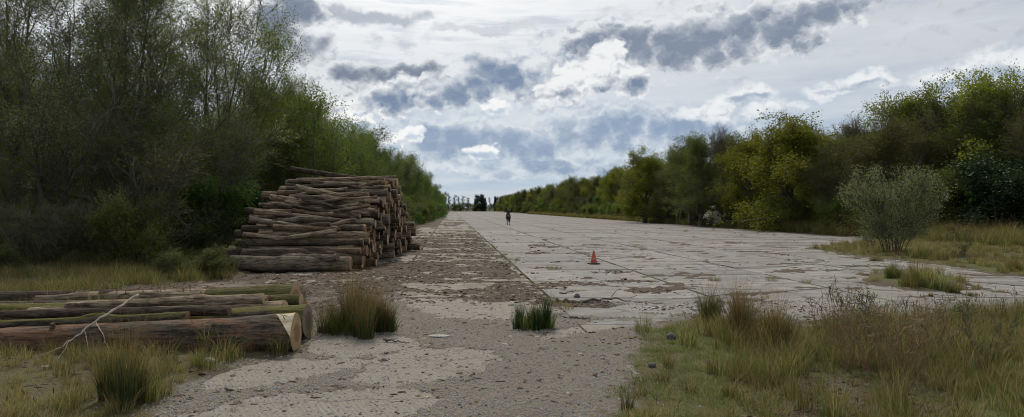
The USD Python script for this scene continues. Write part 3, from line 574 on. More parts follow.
und = [('shrub_dark', 5.4, 'dark green shrub'), ('bush_olive', 3.4, 'olive green bush'), ('bush_grey', 3.6, 'grey twiggy bush'), ('shrub_bright', 4.4, 'fresh green bush')]
d = 66.0; i = 0; count = {}
while d < 400:
    kk = und[[1, 2, 3, 2, 0, 2, 1][i % 7]]; X, _ = XY(39.6 + rr.uniform(-.5, 1.5), d); H = rr.uniform(3.2, 4.8) + (d > 150) * 1.0
    if d < 200:
        n = count.get(kk[2], 0); count[kk[2]] = n + 1
        lab, grp = f'{ordinal[n]} {kk[2]} from the near end under the right treeline', 'bushes under the right treeline'
    else: lab, grp = f'far-off {kk[2]} at the foot of the right treeline beyond the horse', f'far-off {kk[2]}es of the right treeline'
    plant(kk[0], 'bush', lab, 'bush', 0, d, H, kk[1], grp, x=X, z=.3); d += (6.0 if d < 120 else 9.0) * rr.uniform(.8, 1.2); i += 1

# left-hand trees: named ones near the log stack, then a hedge of willow and thorn running away -------
plant('near_blossom', 'catkin_tree', 'tree hung with pale cream catkins at the left edge', 'tree', 60, 30.5, 13.4, 14.0, rz=15)
plant('near_blossom', 'catkin_tree', 'pale-flecked tree behind the fresh green shrub, its top against the sky', 'tree', 205, 40, 15.6, 14.0, rz=140)
plant('near_bare', 'slender_tree', 'slender many-twigged tree rising behind the bare thorn thicket', 'tree', 122, 33, 17.0, 16.5, rz=80)
plant('near_bare', 'slender_tree', 'dark slender tree left of the log stack, its twigs against the sky', 'tree', 172, 38, 17.5, 16.5, rz=200)
plant('near_bare', 'slender_tree', 'slender tree cut by the top left corner of the photo', 'tree', 8, 36, 17.5, 16.5, rz=310)
plant('near_leafy', 'leafing_tree', 'leafing tree directly above the left end of the log stack', 'tree', 236, 46, 15.4, 13.8, rz=30)
plant('near_leafy', 'leafing_tree', 'leafing tree behind the middle of the log stack, lower than its left neighbour', 'tree', 272, 55, 12.6, 13.8, rz=170)
plant('near_leafy', 'leafing_tree', 'leafing tree behind the catkin tree at the left edge', 'tree', 88, 42, 15.0, 13.8, rz=100)
plant('near_thicket', 'thorn_thicket', 'bare thorn thicket in the middle of the left wood edge', 'thicket', 118, 28.5, 6.0, 6.0, rz=0)
plant('near_thicket', 'thorn_thicket', 'bare thorn thicket at the left edge below the catkin tree', 'thicket', 20, 29, 5.2, 6.0, rz=90)
plant('near_thicket', 'thorn_thicket', 'tangled twiggy thicket above the left end of the log stack', 'thicket', 222, 39, 7.0, 6.0, rz=180)
plant('near_thicket', 'thorn_thicket', 'dark thicket between the thorn thicket and the fresh green shrub', 'thicket', 166, 33, 6.5, 6.0, rz=260)
plant('bush_olive', 'leafing_shrub', 'low yellowish leafing bush in front of the middle thicket', 'bush', 135, 26.8, 3.0, 3.4, rz=45)
plant('shrub_bright', 'leafing_shrub', 'fresh green shrub left of the log stack', 'shrub', 205, 33.5, 3.9, 4.4, rz=45, wide=1.1)
plant('shrub_dark', 'evergreen_shrub', 'dark evergreen shrub close against the left of the log stack', 'shrub', 243, 38.5, 4.2, 5.4, rz=145)
plant('bush_grey', 'twiggy_bush', 'grey twiggy bush at the left edge behind the felled logs', 'bush', 55, 27, 2.8, 3.6, rz=145)
kinds_l = [('hedge_a', 'hedge_tree', 'yellowish green hedge tree', 9.6), ('hedge_b', 'hedge_tree', 'deep green hedge tree', 8.8), ('near_leafy', 'leafing_tree', 'tall leafing tree', 13.8)]
d = 52.0; i = 0; count = {}
while d < 580:
    kk = kinds_l[[0, 1, 0, 2, 1, 0, 1][i % 7]]; u = np.interp(d, [50, 70, 110, 180, 600], [-9.5, -10.5, -10.0, -8.0, -7.5]) + rr.uniform(-.8, .6); X, _ = XY(u, d)
    H = np.interp(d, [50, 60, 80, 120, 200, 600], [10.5, 10.6, 11.0, 11.2, 10.5, 10.5]) * rr.uniform(.92, 1.06)
    if d < 200:
        n = count.get(kk[2], 0); count[kk[2]] = n + 1
        lab, grp = f'{ordinal[n]} {kk[2]} beyond the log stack in the left hedge', 'trees of the left hedge'
    else: lab, grp = f'far-off {kk[2]} in the last stretch of the left hedge', f'far-off {kk[2]}s of the left hedge'
    plant(kk[0], kk[1], lab, 'tree', 0, d, H, kk[3], grp, x=X); d += 6.0 if d < 150 else 10.0; i += 1
d = 50.0; i = 0; count = {}
while d < 400:
    kk = [('bush_olive', 3.4, 'olive green bush'), ('shrub_bright', 4.4, 'fresh green bush'), ('bush_grey', 3.6, 'grey twiggy bush')][[0, 1, 0, 2][i % 4]]
    X, _ = XY(np.interp(d, [48, 80, 150, 200, 400], [-6.6, -6.2, -4.2, -3.4, -3.4]) + rr.uniform(-.6, .4), d); H = rr.uniform(2.6, 4.2)
    if d < 160:
        n = count.get(kk[2], 0); count[kk[2]] = n + 1
        lab, grp = f'{ordinal[n]} {kk[2]} beyond the log stack at the foot of the left hedge', 'bushes under the left hedge'
    else: lab, grp = f'far-off {kk[2]} at the foot of the left hedge', f'far-off {kk[2]}es of the left hedge'
    plant(kk[0], 'bush', lab, 'bush', 0, d, H, kk[1], grp, x=X); d += (6.5 if d < 120 else 10.0) * rr.uniform(.8, 1.2); i += 1

# the far end --------------------------------------------------------------------------------------
far = [('a round dark conifer', 480.5, 600, 15.5, 1.0), ('a smaller dark conifer', 476, 606, 14.0, .8), ('a dark conifer', 486, 610, 14.5, .8), ]
plant('conifer', 'conifer_tree', 'broadest dark conifer of the clump at the far end of the runway', 'tree', 480, 600, 14.2, 17.0, wide=1.1)
plant('conifer', 'conifer_tree', 'left dark conifer of the clump at the far end of the runway', 'tree', 476.5, 606, 11.0, 17.0, wide=.8)
plant('conifer', 'conifer_tree', 'right dark conifer of the clump at the far end of the runway', 'tree', 484, 612, 11.5, 17.0, wide=.8)
plant('conifer', 'conifer_tree', 'small pointed dark tree right of the conifer clump', 'tree', 496, 620, 13.0, 17.0, wide=.6)
plant('poplar', 'thin_tree', 'thin tree just right of the conifer clump', 'tree', 490, 640, 13.0, 18.0)
for n, (px, H, w) in enumerate([(439, 19, 1.3), (444, 18.5, 1.2), (449, 17, 1.5), (454.5, 15.5, 1.4), (459, 14, 1.2), (463, 14.5, 1.6), (468.5, 13, 1.7)]):
    plant('poplar', 'thin_tree', f'{ordinal[n]} thin far tree from the left hedge, on the skyline at the runway end', 'tree', px, 655, H, 18.0, 'thin trees on the skyline at the runway end', wide=w)
for n, (px, k, H) in enumerate([(446, 'bush_olive', 6), (451, 'bush_grey', 7), (456, 'bush_olive', 6.5), (461, 'bush_olive', 7), (466, 'bush_grey', 7.5), (471, 'bush_grey', 7), (476, 'bush_olive', 6), (489, 'bush_grey', 6), (495, 'bush_grey', 7), (501, 'bush_olive', 7)]):
    plant(k, 'bush', f'{ordinal[n]} bush from the left in the hedge closing the far runway end', 'bush', px, 600 + 2 * (n % 3), H, 3.5, 'bushes across the far runway end', wide=1.15)

# woods behind both treelines and the undergrowth at their feet: masses -------------------------------
def mass(name, kinds, pts, label, cat, smin, smax, seed):
    r = np.random.default_rng(seed); n = len(pts)
    s = r.uniform(smin, smax, n); scatter(name, [K_[k] for k in kinds], np.c_[pts, np.full(n, .15)], r.uniform(0, 6.28, n), s, r.integers(0, len(kinds), n), 'stuff', label, cat)
def strip(u0, u1, y0, y1, n, seed):
    r = np.random.default_rng(seed); u = r.uniform(u0, u1, n); y = y0 * (y1 / y0) ** r.random(n); x, _ = XY(u, y); return np.c_[x, y]
pr = np.vstack([strip(46, 58, 54, 560, 150, 1), strip(58, 75, 48, 300, 60, 2)])
mass('woodland_right', ['olive_b', 'bare_b', 'bare_b', 'bare_a', 'olive_a'], pr, 'mixed budding woodland filling the space behind the right treeline', 'woodland', .92, 1.10, 3)
pl = np.vstack([strip(-22, -14, 60, 560, 80, 4), np.c_[np.random.default_rng(6).uniform(-44, -16, 46), np.random.default_rng(7).uniform(42, 68, 46)]])
pl = pl[pl[:, 0] < -.30 * pl[:, 1] + 2]  if False else pl
mass('woodland_left', ['near_leafy', 'hedge_b', 'near_bare', 'hedge_a'], pl, 'dim dense woodland filling the space behind the left trees', 'woodland', .75, .95, 5)
und_r = np.vstack([strip(37.4, 40.0, 60, 500, 460, 8)])
mass('undergrowth_right', ['bramble', 'bramble', 'bush_olive'], und_r, 'bank of brambles and rough grass along the foot of the right treeline', 'undergrowth', .6, 1.15, 9)
q = np.random.default_rng(10); und_l = np.c_[q.uniform(-30, -10, 80), q.uniform(24.5, 36, 80)]
und_l = und_l[(und_l[:, 0] < -.34 * und_l[:, 1] - .5) & (und_l[:, 1] > 24 + .0 * und_l[:, 0])]
mass('undergrowth_left', ['bramble'], und_l, 'brambles and rank growth along the edge of the left wood', 'undergrowth', .35, .75, 11)
# ------------------------------------------------------------------ felled logs
def bark_mat(name, c1, c2, moss=0.0, pale=0.0, red=0.0):
    g = Graph(); p = g('texture_coordinate') + '.object'; o = g('object_info') + '.random'
    q = g.v('add', g.v('multiply', p, (.28, 1, 1)), g('combine_xyz', x=g.m('multiply', o, 40.0), y=g.m('multiply', o, 17.0), z=0.0) + '.vector')
    n1, n2, n3 = g.noise(q, 3.0, 5, .6), g.noise(q, 14.0, 5, .7), g.noise(q, 45.0, 3, .65)
    c = g.mixc(g.sm(n1, .35, .65), c1, c2); c = g.mixc(g.m('multiply', g.sm(n2, .48, .62), .85), c, tuple(k * .32 for k in c1))
    crk = g.noise(g.v('multiply', q, (.35, 1, 1)), 22.0, 4, .7); c = g.mixc(g.m('multiply', g.sm(crk, .54, .62), .7), c, (.014, .011, .009))
    c = g.mixc(g.m('multiply', g.sm(n3, .58, .7), .4), c, tuple(k * 1.7 for k in c2))
    if pale: c = g.mixc(g.m('multiply', g.sm(g.m('multiply_add', n2, .5, g.m('multiply', n1, .5)), .60 - .16 * pale, .66 - .14 * pale), .8), c, g.mixc(n3, (.15, .112, .076), (.30, .24, .172)))
    if red: c = g.mixc(g.m('multiply', g.sm(n1, .48, .56), red), c, g.mixc(n2, (.24, .115, .062), (.115, .055, .034)))
    if moss:
        up = g('separate_xyz', vector=g('geometry') + '.normal') + '.z'
        mm = g.m('multiply', g.sm(g.m('multiply_add', up, .35, n1), .74 - .3 * moss, .90 - .3 * moss), .9)
        c = g.mixc(mm, c, g.mixc(n3, (.070, .068, .014), (.135, .122, .024)))
    c = g('hsv', hue=.5, saturation=1.0, value=g.m('multiply_add', o, .5, .75), color=c) + '.color'
    h = g.m('add', g.m('subtract', n2, g.m('multiply', g.sm(crk, .5, .64), .8)), g.m('multiply', n3, .5)); b = g('bump', height=h, strength=1.0, distance=.035) + '.normal'
    return g.build(name, g('principled_bsdf', base_color=c, roughness=.92, specular_ior_level=.2, normal=b) + '.BSDF')
def end_mat(name, sap, heart, split=.6):
    g = Graph(); p = g('texture_coordinate') + '.object'; s = g('separate_xyz', vector=p); o = g('object_info') + '.random'
    yz = g.v('multiply', p, (0, 1, 1)); n = g.noise(g.v('add', yz, g('combine_xyz', x=g.m('multiply', o, 30.0)) + '.vector'), 5.0, 4, .6)
    r = g.m('multiply_add', g.m('subtract', n, .5), .10, g.v('length', yz, out='value'))
    ring = g.m('sine', g.m('multiply', r, 260.0))
    c = g.mixc(g.sm(r, split * .22, split * .36), heart, sap); c = g.mixc(g.m('multiply_add', ring, .10, .12), c, tuple(k * .45 for k in heart))
    ang = g.m('arctan2', s + '.y', s + '.z'); c = g.mixc(g.m('multiply', g.sm(g.noise(g('combine_xyz', x=g.m('multiply', ang, 3.0), y=g.m('multiply', o, 9.0)) + '.vector', 2.2, 2, .5), .60, .68), .6), c, tuple(k * .3 for k in heart))
    c = g.mixc(g.m('multiply', g.sm(n, .48, .7), .4), c, (.09, .07, .05))
    b = g('bump', height=g.m('add', n, g.m('multiply', ring, .2)), strength=.5, distance=.01) + '.normal'
    return g.build(name, g('principled_bsdf', base_color=c, roughness=.85, specular_ior_level=.2, normal=b) + '.BSDF')
M['log_dark'] = bark_mat('log_bark_dark', (.048, .033, .022), (.098, .070, .048))
M['log_brown'] = bark_mat('log_bark_brown', (.088, .058, .035), (.165, .114, .072), pale=.25)
M['log_grey'] = bark_mat('log_bark_grey', (.115, .090, .063), (.20, .160, .114), pale=.42)
M['log_pale'] = bark_mat('log_bark_peeled', (.185, .135, .088), (.31, .24, .165), pale=.6)
M['log_moss'] = bark_mat('log_bark_mossy', (.062, .050, .036), (.115, .096, .070), moss=.55)
M['log_red'] = bark_mat('log_bark_reddish', (.085, .066, .046), (.165, .130, .094), pale=.5, red=.75)
M['end_grey'] = end_mat('log_end_weathered', (.175, .135, .095), (.105, .072, .048))
M['end_tan'] = end_mat('log_end_tan', (.32, .205, .105), (.185, .100, .050))
M['end_fresh'] = end_mat('log_end_fresh', (.56, .48, .33), (.34, .225, .13), 1.0)
M['end_red'] = simple('log_end_red_mark', (.42, .055, .045), (.30, .04, .035), 9.0, .8, .2)
def log_parts(L, r0, r1, seed, bend=.05, sides=14, rings=18, knots=0, lumps=.12):
    """A log along local x: bark tube with lumps and a slight crook, and two sawn ends."""
    r = np.random.default_rng(seed); t = np.linspace(0, 1, rings); x = (t - .5) * L
    a, b, ph = r.normal(0, bend * L * .35), r.normal(0, bend * L * .2), r.uniform(0, 6.28)
    cy = a * np.sin(math.pi * t) + b * np.sin(2 * math.pi * t + ph) - b * math.sin(ph); cz = r.normal(0, bend * L * .10) * np.sin(math.pi * t)
    rad = r0 + (r1 - r0) * t + (.10 * r0 * np.exp(-((t - (0 if r0 > r1 else 1)) * 9) ** 2))
    th = np.arange(sides) / sides * 2 * np.pi; T, TH = np.meshgrid(t, th, indexing='ij')
    P = np.stack([T * L * 1.6, np.cos(TH) * 1.1 + seed, np.sin(TH) * 1.1], -1)
    R = rad[:, None] * (1 + lumps * 2 * (meshkit.fbm(P * 1.3, 3, seed) - .5))
    for _ in range(knots):
        kt, ka = r.uniform(.1, .9), r.uniform(0, 6.28); dd = ((T - kt) * L / .16) ** 2 + (np.angle(np.exp(1j * (TH - ka))) / .45) ** 2; R = R + .05 * np.exp(-dd)
    V = np.stack([np.broadcast_to(x[:, None], R.shape), cy[:, None] + R * np.cos(TH), cz[:, None] + R * np.sin(TH)], -1)
    i = np.arange(rings - 1)[:, None] * sides; j = np.arange(sides); jn = (j + 1) % sides
    F = np.stack([i + j, i + jn, i + sides + jn, i + sides + j], -1).reshape(-1, 4); F = np.vstack([F[:, [0, 1, 2]], F[:, [0, 2, 3]]])
    ends = []
    for k, sg in ((0, -1), (rings - 1, 1)):
        ring = V[k]; ctr = ring.mean(0); mid = ctr + (ring - ctr) * .62; slant = r.normal(0, .05)
        vv = np.vstack([ring + [sg * .001, 0, 0], mid + [sg * .012, 0, 0], ctr + [sg * .016, 0, 0]]); vv[:, 0] += sg * slant * (vv[:, 2] - ctr[2])
        vv[:sides] = ring
        q = np.stack([j, jn, sides + jn, sides + j], 1); f = np.vstack([q[:, [0, 1, 2]], q[:, [0, 2, 3]], np.stack([sides + j, sides + jn, np.full(sides, 2 * sides)], 1)])
        ends.append((vv, f if sg < 0 else f[:, ::-1]))
    V2 = V.reshape(-1, 3)
    m = trimesh.Trimesh(V2, F, process=False); out = (m.face_normals[:, 1:] * m.triangles_center[:, 1:]).sum(1).mean()
    if out < 0: F = F[:, ::-1]
    fixed = []
    for (vv, f), sg in zip(ends, (-1, 1)):
        nx = trimesh.Trimesh(vv, f, process=False).face_normals[:, 0].mean(); fixed.append((vv, f if nx * sg > 0 else f[:, ::-1]))
    return (V2, F), fixed
def make_log(label, loc, yaw, pitch, L, r0, r1, seed, bark, end, end2=None, group=None, knots=0, name='log', **kw):
    x = UsdGeom.Xform.Define(stage, numbered(f'/World/{name}')); x.AddTranslateOp().Set(Gf.Vec3d(*map(float, loc))); x.AddRotateZOp().Set(float(yaw)); x.AddRotateYOp().Set(float(-pitch))
    x.AddRotateXOp().Set(float(kw.pop('roll', 0.0)))
    p = tag(x.GetPrim(), label, 'log', group); b, ends = log_parts(L, r0, r1, seed, knots=knots, **kw)
    obj('bark', b, M[bark], p, True)
    for (v, f), m in zip(ends, (end2 or end, end)): obj('cut_end', (v, f), M[m], p)
    return p

# the tall stack: circles dropped into the outline of the stack as seen from its end ------------------
def pack(profile, n, r):
    """Circles (s, z, radius) piled one on another below the line profile(s)."""
    C = []
    s0, s1 = 28.3, 43.2
    radii = np.clip(r.normal(.185, .055, n), .10, .31)
    for rad in radii:
        cand = [(s, rad) for s in r.uniform(s0 + rad, s1 - rad, 5)]
        A = np.array(C) if C else np.zeros((0, 3))
        if len(A):
            for i in range(len(A)):
                dx = A[:, 0] - A[i, 0]; dz = A[:, 1] - A[i, 1]; d = np.hypot(dx, dz); R1, R2 = A[i, 2] + rad, A[:, 2] + rad
                ok = (d > 1e-6) & (d < R1 + R2) & (dx > 0)
                for j in np.nonzero(ok)[0]:
                    a = (R1 ** 2 - R2[j] ** 2 + d[j] ** 2) / (2 * d[j]); h2 = R1 ** 2 - a ** 2
                    if h2 < 0: continue
                    h = math.sqrt(h2); ex, ez = dx[j] / d[j], dz[j] / d[j]
                    cand.append((A[i, 0] + a * ex - h * ez * (1 if ex > 0 else -1), A[i, 1] + a * ez + h * ex * (1 if ex > 0 else -1)))
                g2 = R1 ** 2 - (A[i, 1] - rad) ** 2
                if g2 > 0: cand += [(A[i, 0] + math.sqrt(g2), rad), (A[i, 0] - math.sqrt(g2), rad)]
        best = None
        for s, z in sorted(cand, key=lambda c: c[1] + .04 * abs(c[0] - 35)):
            if z + rad * .6 > profile(s) or s - rad < s0 - .1 or s + rad > s1 + .1: continue
            if len(A) and (np.hypot(A[:, 0] - s, A[:, 1] - z) < A[:, 2] + rad - .004).any(): continue
            best = (s, z); break
        if best: C.append((*best, rad))
    return C
prof = lambda s: np.interp(s, [28.2, 29.0, 31.0, 33.6, 35.2, 37.2, 39.0, 41.0, 42.6, 43.3], [.55, 1.15, 2.25, 3.45, 4.0, 3.95, 3.15, 1.9, .9, .4])
sr = np.random.default_rng(77)
stack = pack(prof, 350, sr)[:290]
stack.sort(key=lambda c: c[0] - .35 * c[1])
CRS = lambda z: min(int(z / .42), 9)
front = {}
for i, (s, z, rad) in enumerate(stack):
    xr = -6.35 + .012 * (s - 28) + sr.normal(0, .26); L = float(np.clip(sr.normal(4.45, .48), 3.3, 5.2)); on_face = not any(abs(c[1] - z) < .30 and c[0] < s - .05 and c[0] > s - 1.2 for c in stack)
    yaw = sr.normal(0, 5.5 if on_face else 1.2); pitch = sr.normal(0, 3.4 if on_face else .7)
    bark = sr.choice(['log_dark', 'log_brown', 'log_grey', 'log_pale', 'log_moss'], p=[.27, .28, .22, .18, .05])
    end = sr.choice(['end_grey', 'end_tan', 'end_fresh'], p=[.26, .58, .16]); tone = {'log_dark': 'dark', 'log_brown': 'brown', 'log_grey': 'grey', 'log_pale': 'pale peeled', 'log_moss': 'mossy'}[bark]
    c = CRS(z); zone = 'near face' if on_face and s < 36 else ('far slope' if s > 37.6 else 'middle')
    key = (tone, c, zone); n = front.get(key, 0); front[key] = n + 1
    if zone == 'near face': lab = f'{tone} log on near face of tall stack, {ordinal[c]} course up, {ordinal[n]} of its tone'
    elif zone == 'middle': lab = f'{tone} log showing its sawn end in tall stack, {ordinal[c]} course, {ordinal[min(n, 19)]} from near side'
    else: lab = f'{tone} log on far slope of tall stack, {ordinal[c]} course up, {ordinal[min(n, 19)]} of its tone'
    taper = sr.uniform(.80, 1.0); flip = sr.random() < .3
    make_log(lab, (xr - L / 2, s, z + .03), yaw, pitch, L, rad * (taper if flip else 1.03), rad * (1.0 if flip else taper), 100 + i, bark, end, None, 'logs of the tall stack', knots=2 if on_face else 0,
             bend=.07 if on_face else .015, lumps=.20, sides=12 if on_face else 9, rings=16 if on_face else 8, roll=sr.uniform(0, 360))
for lab, loc, yaw, pitch, L, r0, r1, bk in (
    ('crooked dark log loose across the very top of the tall stack, pointing up left', (-9.1, 35.6, 4.22), 14, -7, 4.0, .13, .09, 'log_dark'),
    ('thin dark pole on the very top of the tall stack', (-7.6, 35.9, 4.08), -3, 1, 3.4, .09, .06, 'log_grey'),
    ('long pale pole slanting down over the near face of the tall stack', (-8.5, 31.6, 2.72), -6, -7, 4.9, .12, .08, 'log_pale'),
    ('crooked grey pole slanting over the lower near face of the tall stack', (-9.0, 29.9, 1.72), -5, -8, 4.4, .13, .09, 'log_grey'),
    ('thin pale pole slanting over the middle of the near face of the tall stack', (-9.0, 30.5, 2.15), 4, -6, 4.2, .11, .07, 'log_pale'),
    ('dark log jutting out at the left of the tall stack', (-10.2, 31.6, 2.25), -6, -4, 3.6, .17, .14, 'log_dark'),
    ('thick brown log lying on the ground against the front of the tall stack', (-8.75, 28.0, .31), 1, 0, 4.7, .31, .28, 'log_grey'),
    ('thin crooked dark pole high on the left of the near face of the tall stack', (-9.6, 33.0, 3.15), 7, 6, 3.6, .09, .06, 'log_dark'),
    ('bent brown pole slanting down to the right across the middle of the near face', (-8.3, 31.0, 2.35), -8, 7, 4.3, .10, .07, 'log_brown'),
    ('thin grey pole slanting up to the right near the top of the near face', (-8.0, 33.6, 3.35), -4, 6, 3.9, .09, .06, 'log_grey'),
    ('slender pale pole resting low on the near face of the tall stack', (-8.9, 29.2, 1.25), 3, -5, 4.4, .09, .06, 'log_pale'),
    ('dark crooked pole jutting out left above the dark evergreen shrub', (-10.0, 33.4, 2.95), 9, -5, 3.2, .11, .08, 'log_dark'),
    ('short dark log lying in front of the foot of the tall stack, at its left', (-10.7, 29.1, .68), 5, 1, 2.4, .2, .18, 'log_moss')):
    make_log(lab, loc, yaw, pitch, L, r0, r1, int(abs(loc[0] * 100)), bk, 'end_tan', None, 'logs of the tall stack', knots=2, bend=.06, sides=12, rings=18)
for n in range(30):
    f = sr.uniform(.05, .95); sF = 28.6 + 6.4 * f; zF = float(prof(sF)) + sr.uniform(.02, .16); pit = sr.uniform(-12, 12); bk = sr.choice(['log_dark', 'log_brown', 'log_grey', 'log_pale'], p=[.22, .28, .24, .26])
    tone = {'log_dark': 'dark', 'log_brown': 'brown', 'log_grey': 'grey', 'log_pale': 'pale peeled'}[bk]; k_ = ('pole', tone); cnt = front.get(k_, 0); front[k_] = cnt + 1
    make_log(f'{ordinal[cnt]} {tone} crooked pole lying askew over the near face of the tall stack', (-8.6 + .01 * sF + sr.uniform(-.9, .4), sF - .12, zF), sr.uniform(-9, 9), pit, sr.uniform(2.2, 4.5), sr.uniform(.08, .15), sr.uniform(.05, .10), 700 + n, bk, 'end_grey', None, 'logs of the tall stack', knots=2, bend=.09, sides=10, rings=16, roll=sr.uniform(0, 360))
p = thing('log_marker', 'red painted sawn end facing out near the top right of the tall stack', 'log', (-6.62, 31.9, 2.72), 8)
b, ends = log_parts(1.5, .20, .18, 941, bend=.01); obj('bark', (b[0] - [.75, 0, 0], b[1]), M['log_dark'], p, True)
for (v, f), m in zip(ends, ('end_tan', 'end_red')): obj('cut_end', (v - [.75, 0, 0], f), M[m], p)

# the row of long logs in the left foreground --------------------------------------------------------
def long_log(label, right, left, r_right, r_left, bark, end, seed, knots=4, **kw):
    """right, left: ends of the axis (x, y, z)."""
    a, b = np.array(right), np.array(left); L = np.linalg.norm(a - b); d = a - b
    return make_log(label, (a + b) / 2, math.degrees(math.atan2(d[1], d[0])), math.degrees(math.asin(d[2] / L)), L, r_left, r_right, seed, bark, end, None, 'long felled logs in the left foreground', knots=knots, bend=kw.pop('bend', .02), sides=22, rings=40, **kw)
big = long_log('thickest foreground log with reddish bark and a pale sawn end, nearest the camera', (-3.78, 12.35, .325), (-11.6, 12.20, .16), .315, .15, 'log_red', 'end_tan', 501, lumps=.22, bend=.008)
long_log('mossy foreground log second from the front, its dark end just behind the thickest log', (-3.90, 13.45, .36), (-10.2, 13.6, .27), .29, .20, 'log_moss', 'end_grey', 502)
long_log('grey foreground log third from the front, pale where the bark has gone', (-4.55, 14.1, .42), (-9.9, 14.5, .30), .22, .17, 'log_pale', 'end_fresh', 503)
long_log('mossy green-topped foreground log fourth from the front', (-4.75, 14.9, .36), (-11.2, 15.3, .25), .24, .18, 'log_moss', 'end_tan', 504)
long_log('brown foreground log fifth from the front', (-5.3, 15.75, .33), (-11.6, 15.9, .24), .23, .17, 'log_grey', 'end_tan', 505)
long_log('long dark foreground log at the back of the row, beside the litter', (-5.2, 17.6, .28), (-12.6, 17.2, .26), .27, .22, 'log_dark', 'end_grey', 506)
long_log('short thick foreground log with a tall mossy brown end above its neighbours', (-4.62, 15.05, .60), (-6.6, 15.35, .52), .25, .22, 'log_moss', 'end_tan', 507, bend=.01)
long_log('thin dark foreground pole wedged between the thickest log and the mossy one', (-5.2, 12.98, .62), (-10.8, 13.1, .50), .09, .07, 'log_dark', 'end_grey', 508)
long_log('thin grey foreground pole resting across the back logs', (-6.4, 16.5, .5), (-11.0, 16.3, .42), .10, .07, 'log_grey', 'end_grey', 509)
long_log('slim grey foreground log, its left end short of the others, among mossy neighbours', (-5.0, 14.5, .58), (-9.2, 14.75, .46), .13, .10, 'log_grey', 'end_tan', 510)
long_log('slim pale foreground log lying on top towards the back of the row', (-5.6, 16.2, .55), (-10.2, 16.5, .45), .14, .10, 'log_pale', 'end_tan', 511)
for t_, a_ in ((.22, 70), (.47, 118), (.66, 62), (.83, 140)):                     # stubs of sawn-off branches
    x_, aa = (t_ - .5) * 7.8, math.radians(a_); r_ = .16 + .175 * t_; p0 = np.array([x_, r_ * .85 * math.cos(aa), r_ * .85 * math.sin(aa)]); d_ = unit(np.array([.25, math.cos(aa), math.sin(aa)]))
    obj('branch_stub', tubes([np.array([p0 + d_ * k for k in np.linspace(0, .13, 4)] + [p0 + d_ * .131])], [[.055, .048, .042, .036, .001]], 9), M['log_brown'], big, 40)
for i_, (lab, a_, b_, r1_, r2_, bk_, en_) in enumerate((
    ('thin mossy foreground pole on the ground just behind the thickest log, short at the right', (-5.9, 12.85, .52), (-11.0, 12.75, .34), .10, .07, 'log_moss', 'end_tan'),
    ('pale barkless foreground pole lying across the second and third logs', (-4.9, 13.9, .72), (-8.6, 13.6, .62), .10, .07, 'log_pale', 'end_fresh'),
    ('mossy foreground pole with a fresh pale end beside the short thick log', (-4.35, 14.55, .60), (-8.0, 14.75, .50), .13, .09, 'log_moss', 'end_fresh'),
    ('crooked brown foreground pole near the back of the row, pointing slightly away', (-5.9, 16.9, .55), (-9.6, 16.4, .50), .11, .08, 'log_brown', 'end_tan'),
    ('short grey foreground log lying askew at the back right of the row', (-4.9, 16.6, .22), (-7.2, 17.0, .2), .17, .15, 'log_grey', 'end_tan'))):
    long_log(lab, a_, b_, r1_, r2_, bk_, en_, 520 + i_, bend=.035)
# the pale wedge where the bark and a slice of wood split off at the sawn end of the thickest log
M['fresh_wood'] = simple('fresh_sawn_wood', (.34, .27, .17), (.56, .48, .34), 16.0, .8, .3, .01, (.3, 1, 1))
bb = trimesh.Trimesh(*log_parts(np.linalg.norm([7.82, .15, .215]), .15, .315, 501, bend=.008, sides=22, rings=40, knots=4, lumps=.22)[0], process=False)
rim = bb.vertices[-22:]; rc = rim.mean(0); wv = []
jag = np.random.default_rng(3).uniform(-.14, .14, 9)
for i in range(7):
    s_ = i / 6
    for j in range(9):
        ang = math.radians(100 - (85 - 80 * s_) * j / 8 + 0) if False else math.radians(95 + (88 - 84 * s_) * j / 8)   # from the top round to the camera side
        rr_ = np.interp(ang % (2 * math.pi), *(lambda o: (np.sort(o), np.hypot(*(rim - rc)[np.argsort(o)][:, 1:].T)))(np.arctan2(rim[:, 2] - rc[2], rim[:, 1] - rc[1]) % (2 * math.pi)))
        wv.append((rim[:, 0].mean() + .004 - (.26 + jag[j]) * s_, rc[1] + (rr_ * (1 + .02 - .05 * s_) + .006) * math.cos(ang), rc[2] + (rr_ * (1 + .02 - .05 * s_) + .006) * math.sin(ang)))
i, j = np.meshgrid(np.arange(6), np.arange(8), indexing='ij'); q = np.stack([i * 9 + j, i * 9 + j + 1, i * 9 + j + 10, i * 9 + j + 9], -1).reshape(-1, 4)
obj('bare_wood_patch', (np.array(wv), q), M['fresh_wood'], big, True)
# ------------------------------------------------------------------ dead branches
def branch(name, label, main, r0, twigs, mat, group=None, cat='branch'):
    """main: points of the stem, thick end first; twigs: (start fraction, points)."""
    P = np.array(main, float); t = np.linspace(0, 1, 22); u = np.linspace(0, 1, len(P))
    Q = np.stack([np.interp(t, u, P[:, k]) for k in range(3)], 1); Q[1:-1] = (Q[:-2] + Q[1:-1] * 2 + Q[2:]) / 4
    r = np.random.default_rng(abs(hash(label[:5])) % 1000 if False else len(label)); Q += r.normal(0, r0 * .45, Q.shape)
    base = Q[0].copy(); p = thing(name, label, cat, base, 0, group)
    obj('stem', tubes([Q - base], [np.linspace(r0, r0 * .3, 22)], 8), mat, p, True)
    for f, pts in twigs:
        s = Q[int(f * 21)]; W = np.vstack([[s], np.array(pts, float)]); tt = np.linspace(0, 1, 9); uu = np.linspace(0, 1, len(W))
        w = np.stack([np.interp(tt, uu, W[:, k]) for k in range(3)], 1) + r.normal(0, .012, (9, 3)); w[0] = s
        obj('twig', tubes([w - base], [np.linspace(r0 * .42, r0 * .12, 9)], 5), mat, p, True)
    return p
